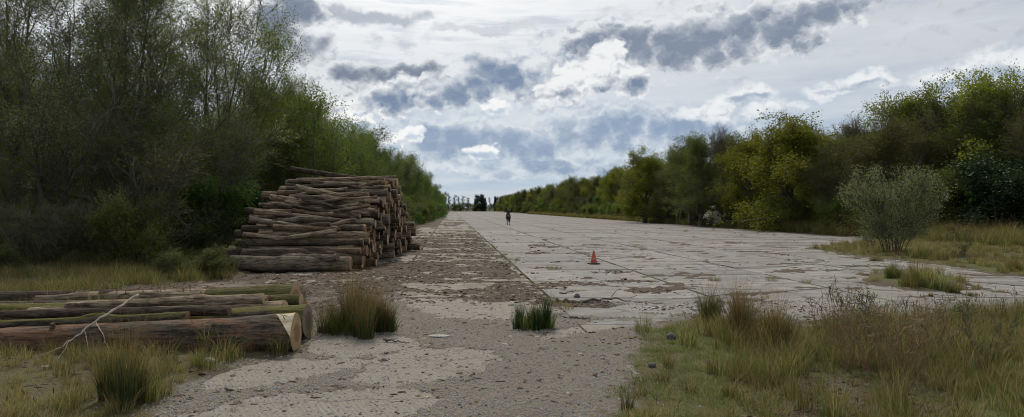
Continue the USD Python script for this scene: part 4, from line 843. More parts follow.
M['bare_wood'] = simple('bare_pale_wood', (.22, .18, .14), (.40, .345, .28), 14.0, .8, .2)
M['dead_wood'] = simple('dead_dark_wood', (.060, .048, .038), (.105, .086, .070), 14.0, .95, .3)
branch('bare_branch', 'pale bare forked branch leaning over the thickest foreground log', [(-6.86, 12.95, .93), (-6.99, 12.6, .76), (-7.16, 12.25, .60), (-7.30, 12.05, .42), (-7.42, 11.9, .28), (-7.62, 11.72, .14), (-7.80, 11.58, .05)], .024,
       [(.55, [(-7.22, 11.95, .30), (-7.12, 11.85, .16), (-7.08, 11.8, .05)]), (.70, [(-7.46, 11.7, .12), (-7.42, 11.5, .02), (-7.36, 11.4, .0)]), (.86, [(-7.76, 11.5, .02), (-7.74, 11.35, -.02)]), (.4, [(-7.0, 12.0, .45), (-6.85, 11.9, .28), (-6.78, 11.8, .14)]), (.93, [(-7.9, 11.55, .04), (-8.05, 11.5, .02)])], M['bare_wood'])
gx = lambda px, py, z=0.0: (*G(px, py), z)
branch('dead_branch', 'dark dead branch with an upturned tip on the debris heap beside the rush tuft', [gx(556, 304, .07), gx(575, 305, .09), gx(600, 304, .10), gx(614, 301.5, .09), gx(628, 303.5, .03)], .05,
       [(.72, [gx(612, 301, .12), gx(618, 300, .30)]), (.35, [gx(580, 308, .03), gx(588, 310, .0)]), (.55, [gx(604, 307, .04), gx(612, 308, 0)])], M['dead_wood'])
branch('dead_stick', 'short dark stick lying on bare concrete by the log end', [gx(384, 342, .03), gx(394, 343, .035), gx(408, 345, .03)], .022, [(.4, [gx(398, 341.5, .04)])], M['dead_wood'], cat='stick')
branch('dead_stick', 'dark stick lying right of the rush tuft in the middle', [gx(570, 319.5, .03), gx(580, 320, .035), gx(588, 321, .03)], .028, [(.6, [gx(584, 318.5, .05)])], M['dead_wood'], cat='stick')
branch('dead_stick', 'thin forked stick on the concrete beyond the debris heap', [gx(560, 295, .03), gx(572, 293.5, .04), gx(580, 292, .03)], .022, [(.5, [gx(574, 291.5, .08)])], M['dead_wood'], cat='stick')

# ------------------------------------------------------------------ stones
def rock(name, label, loc, size, mat, seed, group=None, cat='stone'):
    m = trimesh.creation.icosphere(3); v = m.vertices * (1 + .5 * (meshkit.fbm(m.vertices * 1.6 + seed, 3, seed) - .5)[:, None]); v = v * np.array(size) / 2
    p = obj(name, (v, m.faces), mat, None, 35); UsdGeom.Xformable(p).AddTranslateOp().Set(Gf.Vec3d(*map(float, loc))); return tag(p, label, cat, group)
for lab, px, py, s, m in (('dark lump of stone on the mossy ground right of the track', 671, 342, (.17, .15, .14), 'stone_dark'), ('small dark stone standing on the concrete beyond the debris heap', 577, 298, (.16, .14, .18), 'stone_dark'),
                          ('dark lump of stone in the weeds left of centre between the patches of concrete', 384, 361, (.13, .11, .10), 'stone_dark'), ('pale stone at the edge of the left grass by the concrete patch', 209, 367, (.20, .14, .10), 'stone'),
                          ('grey lump half sunk in the grass below the dark stone', 652, 371, (.12, .10, .08), 'stone_dark'), ('pale flat stone in the gravel left of the rush tuft', 439, 338, (.40, .22, .05), 'stone')):
    x, y = G(px, py); z0 = float(ground_fields(np.array([x]), np.array([y]))[0][0]); rock('stone', lab, (x, y, z0 + s[2] * .3), s, M[m], int(px))

# ------------------------------------------------------------------ traffic cone
def revolve(profile, sides=32):
    pr = np.array(profile); n = len(pr); th = np.arange(sides) / sides * 2 * np.pi
    V = np.stack([pr[:, 0][:, None] * np.cos(th), pr[:, 0][:, None] * np.sin(th), np.broadcast_to(pr[:, 1][:, None], (n, sides))], -1).reshape(-1, 3)
    i = np.arange(n - 1)[:, None] * sides; j = np.arange(sides); jn = (j + 1) % sides
    return V, np.vstack([np.stack([i + j, i + jn, i + sides + jn], -1).reshape(-1, 3), np.stack([i + j, i + sides + jn, i + sides + j], -1).reshape(-1, 3)])
cx, cy = G(593.8, 264.6)
M['cone_orange'] = simple('cone_orange', (.27, .050, .028), (.36, .072, .04), 6.0, .6, .1)
M['cone_faded'] = simple('cone_faded_sleeve', (.40, .13, .10), (.33, .09, .065), 10.0, .6, .1)
M['cone_rubber'] = simple('cone_black_rubber', (.030, .026, .024), (.055, .046, .042), 12.0, .8, .1)
cone = thing('traffic_cone', 'orange-red traffic cone with a black square base alone on the runway', 'traffic cone', (cx, cy, .0), 20)
sq = manifold3d.CrossSection([[(-.20, -.20), (.20, -.20), (.20, .20), (-.20, .20)]]).offset(.03, manifold3d.JoinType.Round, 2, 12)
base = manifold3d.Manifold.extrude(sq, .045) + manifold3d.Manifold.extrude(sq, .02).scale((.86, .86, 1)).translate((0, 0, .044))
obj('base', base, M['cone_rubber'], cone)
obj('cone_body', revolve([(.155, .060), (.150, .075), (.118, .20), (.092, .33), (.062, .46), (.036, .575), (.036, .60), (.030, .608), (.022, .605), (.022, .50)]), M['cone_orange'], cone, 40)
obj('reflective_sleeve', revolve([(.1215, .19), (.1225, .192), (.0975, .315), (.0965, .317)]), M['cone_faded'], cone, 40)

# ------------------------------------------------------------------ horse and rider
def flesh(bones, edge, iters=8, extra=()):
    """bones: ((point, radius), (point, radius)) pairs -> one smoothed body."""
    out = None
    for (a, ra), (b, rb) in bones:
        ball = lambda p, r: manifold3d.Manifold.sphere(r, 20).translate(tuple(map(float, p)))
        h = manifold3d.Manifold.batch_hull([ball(a, ra), ball(b, rb)]); out = h if out is None else out + h
    for e in extra: out = out + e
    m = out.refine_to_length(edge).to_mesh(); t = trimesh.Trimesh(m.vert_properties[:, :3], m.tri_verts); t.merge_vertices()
    trimesh.smoothing.filter_taubin(t, iterations=iters); return t
def chain(*pr): return list(zip(pr[:-1], pr[1:]))
M['horse_coat'] = simple('horse_dark_coat', (.018, .013, .010), (.034, .024, .018), 3.0, .55, .05)
M['horse_hair'] = simple('horse_black_hair', (.010, .009, .008), (.020, .017, .015), 30.0, .7, .2, .01, (1, 1, .1))
M['sock'] = simple('horse_white_sock', (.55, .53, .50), (.66, .64, .60), 9.0, .8, .1)
M['hoof'] = simple('hoof', (.05, .045, .04), (.09, .08, .07), 9.0, .6, .1)
M['leather'] = simple('saddle_leather', (.030, .018, .012), (.05, .03, .02), 12.0, .5, .1)
M['jacket'] = simple('rider_dark_jacket', (.014, .014, .017), (.026, .026, .030), 20.0, .85, .2)
M['breeches'] = simple('rider_dark_breeches', (.022, .021, .023), (.036, .034, .036), 20.0, .9, .2)
M['helmet'] = simple('rider_helmet', (.012, .012, .014), (.022, .022, .025), 20.0, .45, .05)
M['skin'] = simple('rider_skin', (.42, .27, .20), (.50, .33, .25), 9.0, .6, .05)
M['rider_hair'] = simple('rider_hair', (.05, .03, .02), (.08, .05, .03), 30.0, .7, .1)
hx, hy = G(508.3, 225.3)
horse = thing('horse', 'dark horse with one white sock on a hind leg, walking away up the runway', 'horse', (hx, hy, 0), 2)
# local y is forward (away from the camera), x to the right; withers about 1.6 m
def hind(s, dy): return chain(((s * .17, -.52, 1.20), .20), ((s * .19, -.42 + dy * .4, .92), .135), ((s * .18, -.62 + dy * .8, .56), .072), ((s * .17, -.56 + dy, .22), .046), ((s * .17, -.50 + dy * 1.1, .10), .048))
def fore(s, dy): return chain(((s * .17, .48, 1.08), .15), ((s * .17, .50 + dy * .4, .80), .095), ((s * .165, .52 + dy * .8, .48), .062), ((s * .16, .51 + dy, .18), .043), ((s * .16, .56 + dy * 1.05, .09), .046))
body = flesh(chain(((0, -.62, 1.24), .26), ((0, -.30, 1.22), .305), ((0, .08, 1.18), .32), ((0, .42, 1.20), .275), ((0, .62, 1.18), .20)) + chain(((0, -.58, 1.34), .16), ((0, -.1, 1.36), .13), ((0, .34, 1.44), .11))
             + chain(((0, .56, 1.24), .20), ((0, .80, 1.52), .135), ((0, .96, 1.76), .105)) + chain(((0, .98, 1.80), .105), ((0, 1.12, 1.68), .088), ((0, 1.27, 1.48), .062), ((0, 1.31, 1.43), .055))
             + chain(((.06, .95, 1.88), .035), ((.07, .96, 2.0), .012)) + chain(((-.06, .95, 1.88), .035), ((-.07, .96, 2.0), .012))
             + hind(1, .16) + hind(-1, -.10) + fore(1, -.14) + fore(-1, .14), .045)
obj('body', body, M['horse_coat'], horse, True)
obj('tail', flesh(chain(((0, -.86, 1.30), .05), ((0, -.96, 1.16), .075), ((.01, -.96, .86), .085), ((.02, -.92, .56), .05), ((.02, -.91, .44), .015)), .04), M['horse_hair'], horse, True)
obj('mane', flesh(chain(((0, .50, 1.50), .04), ((0, .74, 1.68), .05), ((0, .93, 1.88), .045)), .04), M['horse_hair'], horse, True)
def hoof(x, y): return revolve([(.0, .0), (.066, 0), (.056, .055), (.046, .085), (0, .085)], 16)[0] + [x, y, 0], revolve([(.0, .0), (.066, 0), (.056, .055), (.046, .085), (0, .085)], 16)[1]
for x, y in ((.17, -.31), (-.17, -.61), (.16, .42), (-.16, .71)): obj('hoof', hoof(x, y), M['hoof'], horse, 40)
obj('white_sock', flesh(chain(((.17, -.46, .36), .060), ((.17, -.40, .22), .056), ((.17, -.33, .11), .058)), .03), M['sock'], horse, True)
sd = manifold3d.Manifold.batch_hull([manifold3d.Manifold.sphere(.06, 16).translate(p) for p in ((.20, -.26, 1.50), (-.20, -.26, 1.50), (.12, .22, 1.50), (-.12, .22, 1.50), (0, -.30, 1.60), (0, .28, 1.60))])
obj('saddle', trimesh.Trimesh(sd.to_mesh().vert_properties[:, :3], sd.to_mesh().tri_verts), M['leather'], horse, 40)
rider = thing('person', 'rider in dark jacket, breeches and helmet sitting on the dark horse', 'person', (hx, hy, 1.56), 2)
def limb(s): return chain(((s * .10, -.05, .10), .105), ((s * .27, .26, -.08), .078), ((s * .33, .10, -.44), .054), ((s * .33, .06, -.54), .045))
hd = (0, .01, .80)
head = manifold3d.Manifold.sphere(1.0, 28).scale((.078, .098, .118)).translate(hd)
nose = manifold3d.Manifold.batch_hull([manifold3d.Manifold.sphere(.012, 10).translate(p) for p in ((0, .105, .81), (0, .125, .785), (.012, .105, .775), (-.012, .105, .775))])
ears = [manifold3d.Manifold.sphere(1, 12).scale((.012, .022, .034)).translate((s * .080, 0, .795)) for s in (-1, 1)]
arm = lambda s: chain(((s * .20, 0, .56), .062), ((s * .27, -.04, .28), .046), ((s * .13, .24, .20), .034))
def fingers(s):
    f = []
    for k in range(4): f += chain(((s * (.135 - .012 * k), .255, .205 - .018 * k), .011), ((s * (.10 - .01 * k), .325 - .006 * k, .20 - .018 * k), .010), ((s * (.085 - .008 * k), .31, .178 - .018 * k), .009))
    return f + chain(((s * .115, .25, .22), .012), ((s * .088, .29, .235), .010))
person = flesh(chain(((0, -.04, .08), .15), ((0, -.02, .30), .125), ((0, .0, .50), .145), ((0, .0, .58), .10), ((0, .0, .68), .05), ((0, .01, .76), .05)) + chain(((-.18, 0, .57), .06), ((.18, 0, .57), .06)) + limb(1) + limb(-1) + arm(1) + arm(-1) + fingers(1) + fingers(-1)
               + chain(((.33, .06, -.54), .045), ((.34, .20, -.58), .036)) + chain(((-.33, .06, -.54), .045), ((-.34, .20, -.58), .036)), .02, 4, [head, nose, *ears])
obj('body', person, M['skin'], rider, True)
grow = lambda b, k: [((p, r + k), (q, w + k)) for (p, r), (q, w) in b]
obj('jacket', flesh(grow(chain(((0, -.04, .12), .15), ((0, -.02, .30), .13), ((0, .0, .50), .15), ((0, .0, .60), .09)) + chain(((-.18, 0, .57), .06), ((.18, 0, .57), .06)) + arm(1) + arm(-1), .016), .03, 4), M['jacket'], rider, True)
obj('breeches', flesh(grow(chain(((0, -.04, .06), .15), ((0, -.04, .10), .15)) + chain(((.10, -.05, .10), .105), ((.27, .26, -.08), .078), ((.32, .14, -.34), .058)) + chain(((-.10, -.05, .10), .105), ((-.27, .26, -.08), .078), ((-.32, .14, -.34), .058)), .010), .03, 4), M['breeches'], rider, True)
for s in (1, -1): obj('boot', flesh(grow(chain(((s * .322, .14, -.32), .055), ((s * .33, .06, -.54), .048), ((s * .34, .20, -.58), .038)), .012), .03, 4), M['helmet'], rider, True)
hm = manifold3d.Manifold.sphere(1, 28).scale((.098, .122, .105)).translate((0, .0, .845)).trim_by_plane((0, 0, 1), .835)
pk = manifold3d.Manifold.batch_hull([manifold3d.Manifold.sphere(.008, 10).translate(p) for p in ((.07, .09, .842), (-.07, .09, .842), (0, .17, .835))])
hm = hm + pk; obj('helmet', trimesh.Trimesh(hm.to_mesh().vert_properties[:, :3], hm.to_mesh().tri_verts), M['helmet'], rider, 40)
obj('hair', flesh(chain(((0, -.07, .80), .045), ((0, -.095, .74), .028), ((0, -.10, .70), .02)), .02, 3), M['rider_hair'], rider, True)
# ------------------------------------------------------------------ grass, rushes, weeds
def blades(r, n, h, w, spread, lean, segs=4, hvar=.35, outward=.5):
    """n curved grass blades in a clump: flat tapering strips."""
    a = r.uniform(0, 6.28, n); rad = spread * np.sqrt(r.random(n)); p0 = np.stack([rad * np.cos(a), rad * np.sin(a), np.full(n, -.02)], 1)
    H = h * r.uniform(1 - hvar, 1.0 + hvar * .4, n); da = a + r.normal(0, .9, n); dirx = np.stack([np.cos(da), np.sin(da), 0 * a], 1)
    ln = lean * (outward * rad / max(spread, 1e-6) + (1 - outward) * r.random(n)) * r.uniform(.5, 1.4, n)
    t = np.linspace(0, 1, segs)[None, :, None]
    C = p0[:, None] + dirx[:, None] * (ln * H)[:, None, None] * t ** 2 + np.array([0, 0, 1.0]) * H[:, None, None] * (t - .25 * np.clip(ln, 0, 1.3)[:, None, None] * t ** 2.5)
    sd = np.stack([-np.sin(da + r.normal(0, .8, n)), np.cos(da), 0 * a], 1)[:, None]; W = w * r.uniform(.6, 1.3, n)[:, None, None] * (1 - t ** 1.5 * .92)
    V = np.stack([C - sd * W / 2, C + sd * W / 2], 2).reshape(-1, 3)
    i = (np.arange(n)[:, None] * segs + np.arange(segs - 1)) * 2; q = np.stack([i, i + 1, i + 3, i + 2], -1).reshape(-1, 4)
    return V, np.vstack([q[:, [0, 1, 2]], q[:, [0, 2, 3]]])
def heads(r, n, h, spread, lean, size):
    """Small seed heads on bending stalks."""
    v, f = blades(r, n, h, .006, spread, lean, 4, .3); tips = v.reshape(n, 4, 2, 3)[:, -1].mean(1); low = v.reshape(n, 4, 2, 3)[:, -2].mean(1); d = unit(tips - low)
    P = np.stack([tips - d * size, tips - d * size * .4, tips + d * size * .2], 1); return (v, f), tubes(P, np.tile([.003, size * .10, .002], (n, 1)), 4)
def clump_class(name, parts):
    c = klass(name)
    for n, m, mat in parts: obj(n, m, mat, c)
    return c
gr = np.random.default_rng(99); GC = {}
for k in range(3):
    GC[f'turf{k}'] = clump_class(f'turf_{k:03d}', [('blades', blades(gr, 46, .085, .006, .16, .9, 3), M['grass_moss']), ('straw', blades(gr, 14, .10, .005, .16, 1.2, 3), M['grass_straw'])])
    GC[f'meadow{k}'] = clump_class(f'meadow_{k:03d}', [('blades', blades(gr, 42, .36, .008, .16, .75, 4), M['grass_green']), ('straw', blades(gr, 24, .40, .007, .17, 1.0, 4), M['grass_straw']), ('brown_blades', blades(gr, 10, .42, .006, .15, .6, 4), M['grass_brown'])])
    st, hd_ = heads(gr, 3, .70, .12, .4, .07)
    GC[f'tall{k}'] = clump_class(f'tall_grass_{k:03d}', [('blades', blades(gr, 44, .48, .009, .16, .7, 4), M['grass_green']), ('brown_blades', blades(gr, 20, .58, .006, .15, .6, 4), M['grass_brown']), ('straw', blades(gr, 26, .56, .007, .16, .9, 4), M['grass_straw']), ('stalks', st, M['grass_brown']), ('seed_heads', hd_, M['grass_brown'])])
    GC[f'straw{k}'] = clump_class(f'straw_grass_{k:03d}', [('straw', blades(gr, 50, .34, .007, .17, 1.1, 4), M['grass_straw']), ('brown_blades', blades(gr, 26, .30, .007, .17, .9, 4), M['grass_brown']), ('blades', blades(gr, 16, .26, .007, .16, .8, 4), M['grass_green'])])
def ground_z(x, y): return ground_fields(np.asarray(x), np.asarray(y))[0]
def fill(name, label, shape, dens, kinds, smin, smax, seed, cond=None, cat='grass'):
    r = np.random.default_rng(seed); x0, y0, x1, y1 = shape.bounds; n = int((x1 - x0) * (y1 - y0) * dens)
    x, y = r.uniform(x0, x1, n), r.uniform(y0, y1, n); k = shapely.contains_xy(shape, x, y) & (np.abs(x) < .95 * y + 2.5); x, y = x[k], y[k]
    z, grass, *_ = ground_fields(x, y); k = r.random(len(x)) < grass * (cond(x, y) if cond else 1); x, y, z = x[k], y[k], z[k]; n = len(x)
    s = r.uniform(smin, smax, n) * (.7 + .6 * fbm2(x, y, .5, 3, seed)); scatter(name, [GC[q] for q in kinds], np.c_[x, y, z], r.uniform(0, 6.28, n), s, r.integers(0, len(kinds), n), 'stuff', label, cat)
near_r = Polygon([(0.2, 4.6), (2.6, 14.6), (7, 16.5), (24, 16.8), (24, 5), (8, 3.5)])
tallzone = poly([(702, 348), (720, 338), (790, 346), (850, 326), (890, 318), (1024, 306), (1160, 306), (1500, 380), (1300, 520), (930, 480), (850, 430), (760, 405), (735, 380)])
litterspot = poly([(775, 402), (790, 384), (850, 380), (905, 388), (930, 415), (900, 440), (800, 440)])
in_t = lambda x, y: ss(inside(x, y, tallzone) + (fbm2(x, y, .9, 3, 4) - .5) * 1.2, -.2, .4) * (1 - .6 * ss(inside(x, y, litterspot), -.1, .25))
fill('grass', 'short mossy turf with dry blades right of the track', near_r, 26, ['turf0', 'turf1', 'turf2'], .7, 1.4, 31, lambda x, y: (1 - .5 * in_t(x, y)) * (1 - .6 * ss(inside(x, y, litterspot), -.1, .25)))
fill('tall_grass', 'tall mixed grass with brown seed heads filling the right foreground', near_r, 19, ['tall0', 'tall1', 'tall2', 'meadow0', 'meadow1', 'meadow2', 'straw0', 'straw1'], .55, 1.2, 32, lambda x, y: in_t(x, y) * (.35 + .65 * ss(fbm2(x, y, .9, 3, 41), .38, .60)))
fill('rough_grass', 'tufts of rough grass scattered in the turf right of the track', near_r, 4.0, ['straw2', 'straw1', 'tall1'], .45, .9, 33, lambda x, y: (1 - in_t(x, y)) * ss(fbm2(x, y, .8, 3, 12), .45, .6))
near_l = Polygon([(-1.5, 5), (-2.0, 9), (-3.3, 12.2), (-13, 12.4), (-13, 5)])
fill('grass', 'short dry turf in front of the felled logs', near_l, 14, ['turf0', 'straw1', 'turf2', 'straw2'], .35, .9, 34)
fill('rough_grass', 'straw-coloured rough grass along the front of the felled logs', near_l, 6, ['straw0', 'tall1', 'meadow0', 'tall2'], .5, 1.0, 35, lambda x, y: .15 + .85 * ss(fbm2(x, y, .8, 3, 14), .4, .6))
mid_l = Polygon([(-3.6, 13.0), (-4.0, 19), (-11, 26), (-10, 29), (-11, 36), (-34, 40), (-34, 12.6)])
fill('rough_grass', 'dry tangled grass and green growth behind the felled logs', mid_l, 8.0, ['straw0', 'meadow1', 'meadow2', 'meadow0', 'tall1'], .6, 1.35, 36, lambda x, y: .5 + .5 * ss(fbm2(x, y, .5, 3, 15), .38, .55))
isl = R_ISLAND.union(R_TUFTS).buffer(.4)
fill('grass', 'yellowish grass on the island around the grey willow bush', isl, 5.0, ['straw0', 'straw1', 'straw2', 'turf0', 'tall1'], .55, 1.0, 37, lambda x, y: .35 + .65 * ss(fbm2(x, y, .3, 3, 16), .35, .6))
verge = Polygon([XY(35.2, 44), XY(42, 40), XY(41.5, 330), XY(35.6, 330)])
fill('grass', 'rough green verge between the runway and the right treeline', verge, 2.6, ['meadow0', 'meadow1', 'tall2'], 1.5, 2.6, 38)

# rush tufts and other plants one can count -------------------------------------------------------
def tuft(name, label, px, py, h, w, n, seed, top='grass_brown', bottom='rush_green', cat='grass tuft', topn=.45, lean=.45, group=None):
    r = np.random.default_rng(seed); x, y = G(px, py); z = float(ground_z([x], [y])[0]); h = h * (1.30 if h > .5 else 1.1); p = thing(name, label, cat, (x, y, z), 0, group); s = w / 2 * .55
    k = 1 if n < 100 else max(3, int(w / .16)); gb, db = [], []
    for j in range(k):
        ox, oy = (r.normal(0, w * .20, 2) if k > 1 else (0, 0)); sh = r.uniform(.62, 1.08) * (1 - .35 * min(1, abs(ox) / (w * .5))); ss_ = s * (r.uniform(.3, .6) if k > 1 else 1); m = max(8, int(n / k * r.uniform(.6, 1.4)))
        v, f = blades(r, m, h * .74 * sh, .008 + .004 * (y > 20), ss_, lean * r.uniform(.8, 1.8), 5, .55, .6); gb.append((v + [ox, oy, 0], f))
        if topn: v, f = blades(r, max(4, int(m * topn)), h * 1.04 * sh, .006 + .004 * (y > 20), ss_, lean * r.uniform(.7, 1.7), 5, .5, .6); db.append((v + [ox, oy, 0], f))
    obj('green_blades', join(gb), M[bottom], p)
    if db: obj('dry_stems', join(db), M[top], p)
    obj('base_blades', blades(r, int(n * .4), h * .35, .010, s * 1.25, lean * 1.6, 4, .4, .8), M['grass_green' if bottom == 'rush_green' else bottom], p); return p
tuft('rush_tuft', 'dark green rush tuft standing alone at the middle of the track', 530, 330, .80, .70, 760, 1, 'grass_straw', topn=.06, lean=.28)
tuft('rush_tuft', 'smaller rush tuft against the right side of the one in mid track', 545, 329, .82, .60, 640, 2, 'grass_straw', topn=.05, lean=.26)
tuft('rush_tuft', 'wide brown-topped rush tuft beside the sawn ends of the felled logs', 347, 333, 1.12, 1.25, 1300, 3, topn=1.1, lean=.40)
tuft('rush_tuft', 'low reddish-brown tuft at the right side of the wide brown-topped tuft', 384, 332, .74, .80, 600, 4, topn=.8, lean=.35)
tuft('rush_tuft', 'dark rush tuft with brown tips in front of the thickest log', 133, 405, .92, .78, 620, 5, topn=.7, lean=.32)
tuft('rush_tuft', 'dark rush tuft with brown tips at the back edge of the right-hand grass', 711, 324, .86, .74, 520, 6, topn=.4, lean=.35)
tuft('rush_tuft', 'tall brown rush tuft leaning beside the dark one at the edge of the right-hand grass', 738, 345, .98, .80, 560, 7, topn=1.4, lean=.4)
tuft('rush_tuft', 'broad brown-stemmed tuft in the right-hand grass above the bare sticks', 772, 352, .82, 1.0, 560, 8, topn=1.2, lean=.45)
for n, (px, py, h, w, lab) in enumerate([(893, 280, .75, .8, 'dark rush tuft at the left end of the tuft patch before the willow bush'), (915, 288, .75, 1.2, 'brown grass tuft in the middle of the tuft patch before the willow bush'), (935, 290, .70, 1.0, 'straw-brown tuft right of the middle of the tuft patch before the willow bush'), (951, 293, .55, .7, 'dark green tuft at the right end of the tuft patch before the willow bush'),
                                        (926, 297, .25, .4, 'tiny weed tuft on the concrete in front of the tuft patch'), (970, 296, .28, .35, 'small weed tuft on the concrete right of the tuft patch'), (878, 262, .40, .9, 'low brown tuft at the foot of the willow bush'), (921, 260, .85, 1.3, 'straw-coloured tuft right of the foot of the willow bush'), (943, 262, .7, 1.2, 'straw-coloured tuft further right of the willow bush'),
                                        (1012, 273, .6, 1.0, 'brown tuft at the right edge of the grassy island'), (668, 269.5, .22, .45, 'small weed between the cone and the right-hand tufts, on a joint'), (676, 270, .20, .4, 'second small weed on the same joint, just right of the first'), (797, 262.5, .22, .5, 'small weed on a joint in the middle of the right runway'), (806, 263, .18, .4, 'tiny weed right beside the one in the middle of the right runway'),
                                        (787, 261, .18, .4, 'tiny weed left beside the one in the middle of the right runway'), (238, 409, .16, .22, 'small weed on the ridged concrete at the bottom left of the track'), (362, 268, .45, 1.0, 'green grass tuft at the right foot of the tall log stack')]):
    dry = 'brown' in lab or 'straw' in lab
    tuft('weed_tuft' if h < .35 else 'grass_tuft', lab, px, py, h, w, 160 if h < .35 else 260, 40 + n, 'grass_straw' if 'straw' in lab else 'grass_brown', 'grass_green' if not dry else 'grass_moss', 'weed' if h < .35 else 'grass tuft', 1.2 if dry else .25, .5)
for n, (px, py, h, w) in enumerate([(627, 412, .34, .22), (662, 385, .32, .25), (690, 398, .34, .2), (712, 378, .36, .22), (668, 372, .3, .18), (640, 398, .28, .2), (730, 402, .36, .2)]):
    tuft('rush_sprig', ['brown rush sprig at the bottom of the turf where it meets the gravel', 'brown rush sprig in the turf below the dark stone', 'thin brown sprig between the turf and the tall grass, low down', 'brown sprig at the left edge of the tall grass', 'short brown sprig just below the dark stone', 'short sprig near the gravel edge above the lowest one', 'brown sprig at the foot of the tall grass, low down'][n], px, py, h, w * 1.5, 26, 70 + n, topn=1.5, lean=.8, cat='rush sprig')

# bare reddish saplings in the right-hand grass
K_['sapling'] = make_tree('bare_reddish_sapling', 51, 1.30, .011, M['twig_red'], M['twig_red'], M['leaf_bright'], stems=9, base_spread=.55, crown_from=.2, spread=.5, limbs=40, per_limb=3, per_branch=3, leaf_n=1, leaf_s=.02, up=.9, angle=(15, 50), leaf_spread=.02, twig_r=.45, fine=.22, tf=.8)
for lab, px, py, s, rz in (('spreading bare reddish bush of thin stems in the middle of the right-hand grass', 884, 384, 1.0, 0), ('lower bare reddish bush left of the spreading one', 850, 376, .8, 100), ('reddish bare bush of many stems right of the spreading one', 908, 380, 1.0, 250), ('tall reddish bare bush behind the lower left one', 842, 352, 1.0, 310), ('slim bare sapling at the back of the right-hand grass, right of the spreading bush', 935, 360, .85, 200)):
    x, y = G(px, py); copy(K_['sapling'], 'bare_sapling', lab, 'sapling', (x, y, float(ground_z([x], [y])[0])), rz, (s * 1.15, s * 1.15, s))
K_['green_sapling'] = make_tree('leafing_sapling', 52, 1.25, .012, M['twig_brown'], M['twig_brown'], M['grass_green'], stems=6, base_spread=.4, crown_from=.15, spread=.4, limbs=30, per_limb=4, per_branch=3, leaf_n=2, leaf_s=.035, up=.9, angle=(15, 50), leaf_spread=.02, twig_r=.45, fine=.22, tf=.8)
for lab, px, py, s, rz in (('leafing green sapling behind the spreading reddish bush', 868, 362, .95, 0), ('leafing green sapling in the grass near the right edge', 980, 372, .9, 70), ('thin green sapling on the island right of the willow bush', 962, 258, 1.5, 30), ('yellow-green sapling at the left of the willow bush', 868, 250, 1.9, 130)):
    x, y = G(px, py); copy(K_['green_sapling'], 'leafing_sapling', lab, 'sapling', (x, y, float(ground_z([x], [y])[0])), rz, s)

# ------------------------------------------------------------------ litter, gravel, chips: uncountable
def chip_class(name, size, mat, seed, flat=.25):
    r = np.random.default_rng(seed); m = trimesh.creation.icosphere(1); v = m.vertices * (1 + .5 * (r.random((len(m.vertices), 1)) - .5)) * np.array(size) / 2 * [1, 1, flat]; c = klass(name); obj('piece', (v, m.faces), mat, c); return c
CH = [chip_class('bark_chip_a', (.06, .028, .06), M['chip'], 1), chip_class('bark_chip_b', (.09, .02, .06), M['chip'], 2), chip_class('dead_leaf_a', (.06, .045, .03), M['dead_leaf'], 3, .2), chip_class('bark_chip_c', (.06, .05, .09), M['dead_leaf'], 4), chip_class('pale_chip_a', (.07, .03, .05), M['pale_chip'], 5)]
ST = [chip_class('gravel_a', (.022, .018, .03), M['stone'], 6, .5), chip_class('gravel_b', (.015, .013, .02), M['stone'], 7, .6), chip_class('gravel_c', (.030, .024, .03), M['stone_dark'], 8, .5)]
def sprinkle(name, label, cat, shape, n, protos, prob, weight, smin, smax, seed):
    r = np.random.default_rng(seed); x0, y0, x1, y1 = shape.bounds; y = y0 * (y1 / y0) ** r.random(n); x = r.uniform(-1, 1, n) * .76 * (y + .5); k = shapely.contains_xy(shape, x, y); x, y = x[k], y[k]
    f = ground_fields(x, y); k = r.random(len(x)) < weight(x, y, *f[1:]); x, y, z = x[k], y[k], f[0][k]; z = np.maximum(z, np.where(f[1][k] < .5, -.004, -9)); n = len(x)
    scatter(name, protos, np.c_[x, y, z + .004], r.uniform(0, 6.28, n), r.uniform(smin, smax, n) * (1 + y / 40), r.choice(len(protos), n, p=prob), 'stuff', label, cat, r.normal(0, .35, n))
lz = Polygon([(-14, 9), (3, 9), (5, 18), (4.5, 30), (-1, 75), (-14, 75)])
sprinkle('leaf_litter', 'brown bark chips and dead leaves lying over the left strip of the runway', 'litter', lz, 60000, CH, [.3, .25, .25, .15, .05], lambda x, y, g, gv, b, m: np.clip(b * .9 + .025 + .02 * (gv > .5), 0, 1) * (1 - .6 * g), .6, 1.5, 81)
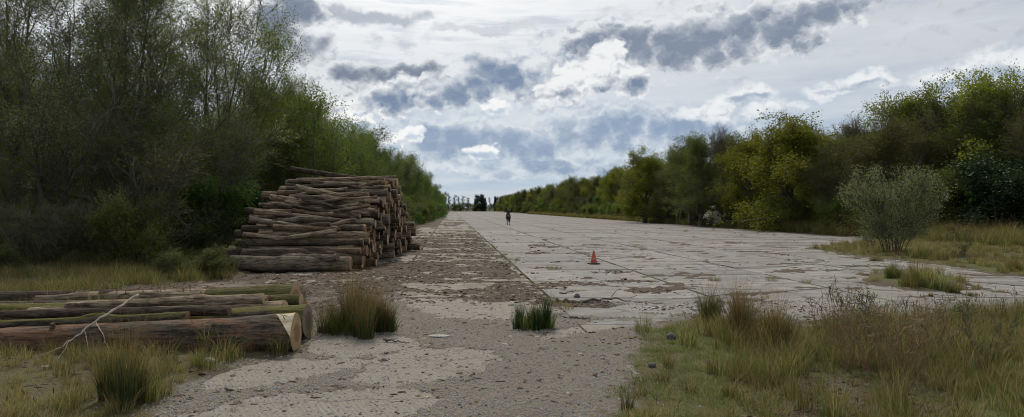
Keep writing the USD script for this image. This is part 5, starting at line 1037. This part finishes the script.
tz = Polygon([(-4, 4.5), (3.5, 4.5), (5, 17.5), (12, 17.5), (12, 15), (3, 13), (0, 20), (-7, 20)]).buffer(.3)
sprinkle('gravel', 'loose grey gravel and crumbs of concrete on the track', 'gravel', Polygon([(-6, 4.5), (4, 4.5), (7, 18), (-7, 21)]), 80000, ST, [.40, .56, .04], lambda x, y, g, gv, b, m: np.clip(.75 * gv + .22, 0, 1) * (1 - .9 * g), .5, 1.5, 82)
sprinkle('twig_litter', 'dead leaves and pale chips on the bare spot among the right-hand grass', 'litter', litterspot.buffer(.5), 9000, [CH[2], CH[3], CH[0]], [.5, .22, .28], lambda x, y, g, gv, b, m: np.full(len(x), .8), .6, 1.3, 83)
sprinkle('leaf_litter', 'dead leaves and chips on the bare brown strip behind the right-hand grass', 'litter', R_DIRT_R, 9000, CH, [.3, .1, .4, .15, .05], lambda x, y, g, gv, b, m: np.full(len(x), .6), .5, 1.1, 84)
sprinkle('runway_crumbs', 'crumbs of soil, twigs and leaves strewn over the open runway', 'litter', Polygon([XY(2.7, 17), XY(34, 17), XY(34, 60), XY(2.7, 60)]), 26000, CH, [.35, .2, .3, .13, .02], lambda x, y, g, gv, b, m: .25 * ss(fbm2(x, y, .35, 4, 19), .5, .7) + .03, .4, 1.0, 85)
# weeds in the joints and cracks of the runway
r = np.random.default_rng(86); n = 1500; k = r.integers(0, 8, n); y = 17 * (90 / 17) ** r.random(n); along = r.random(n) < .55
u = np.where(along, U0 + k * BAY + r.normal(0, .05, n), r.uniform(U0, U0 + 7 * BAY, n)); y = np.where(along, y, 6.0 + np.round((y - 6.0) / BAY) * BAY + r.normal(0, .04, n)); x = u + A_RUN * y
keep = (fbm2(x, y, .3, 3, 23) > .47) & (np.abs(x) < .76 * y); x, y = x[keep], y[keep]; n = len(x)
scatter('joint_weeds', [GC['turf0'], GC['straw0'], GC['turf1']], np.c_[x, y, np.full(n, -.03)], r.uniform(0, 6.28, n), r.uniform(.35, 1.0, n), r.choice(3, n, p=[.5, .15, .35]), 'stuff', 'small weeds and moss growing in the joints of the concrete', 'weeds')
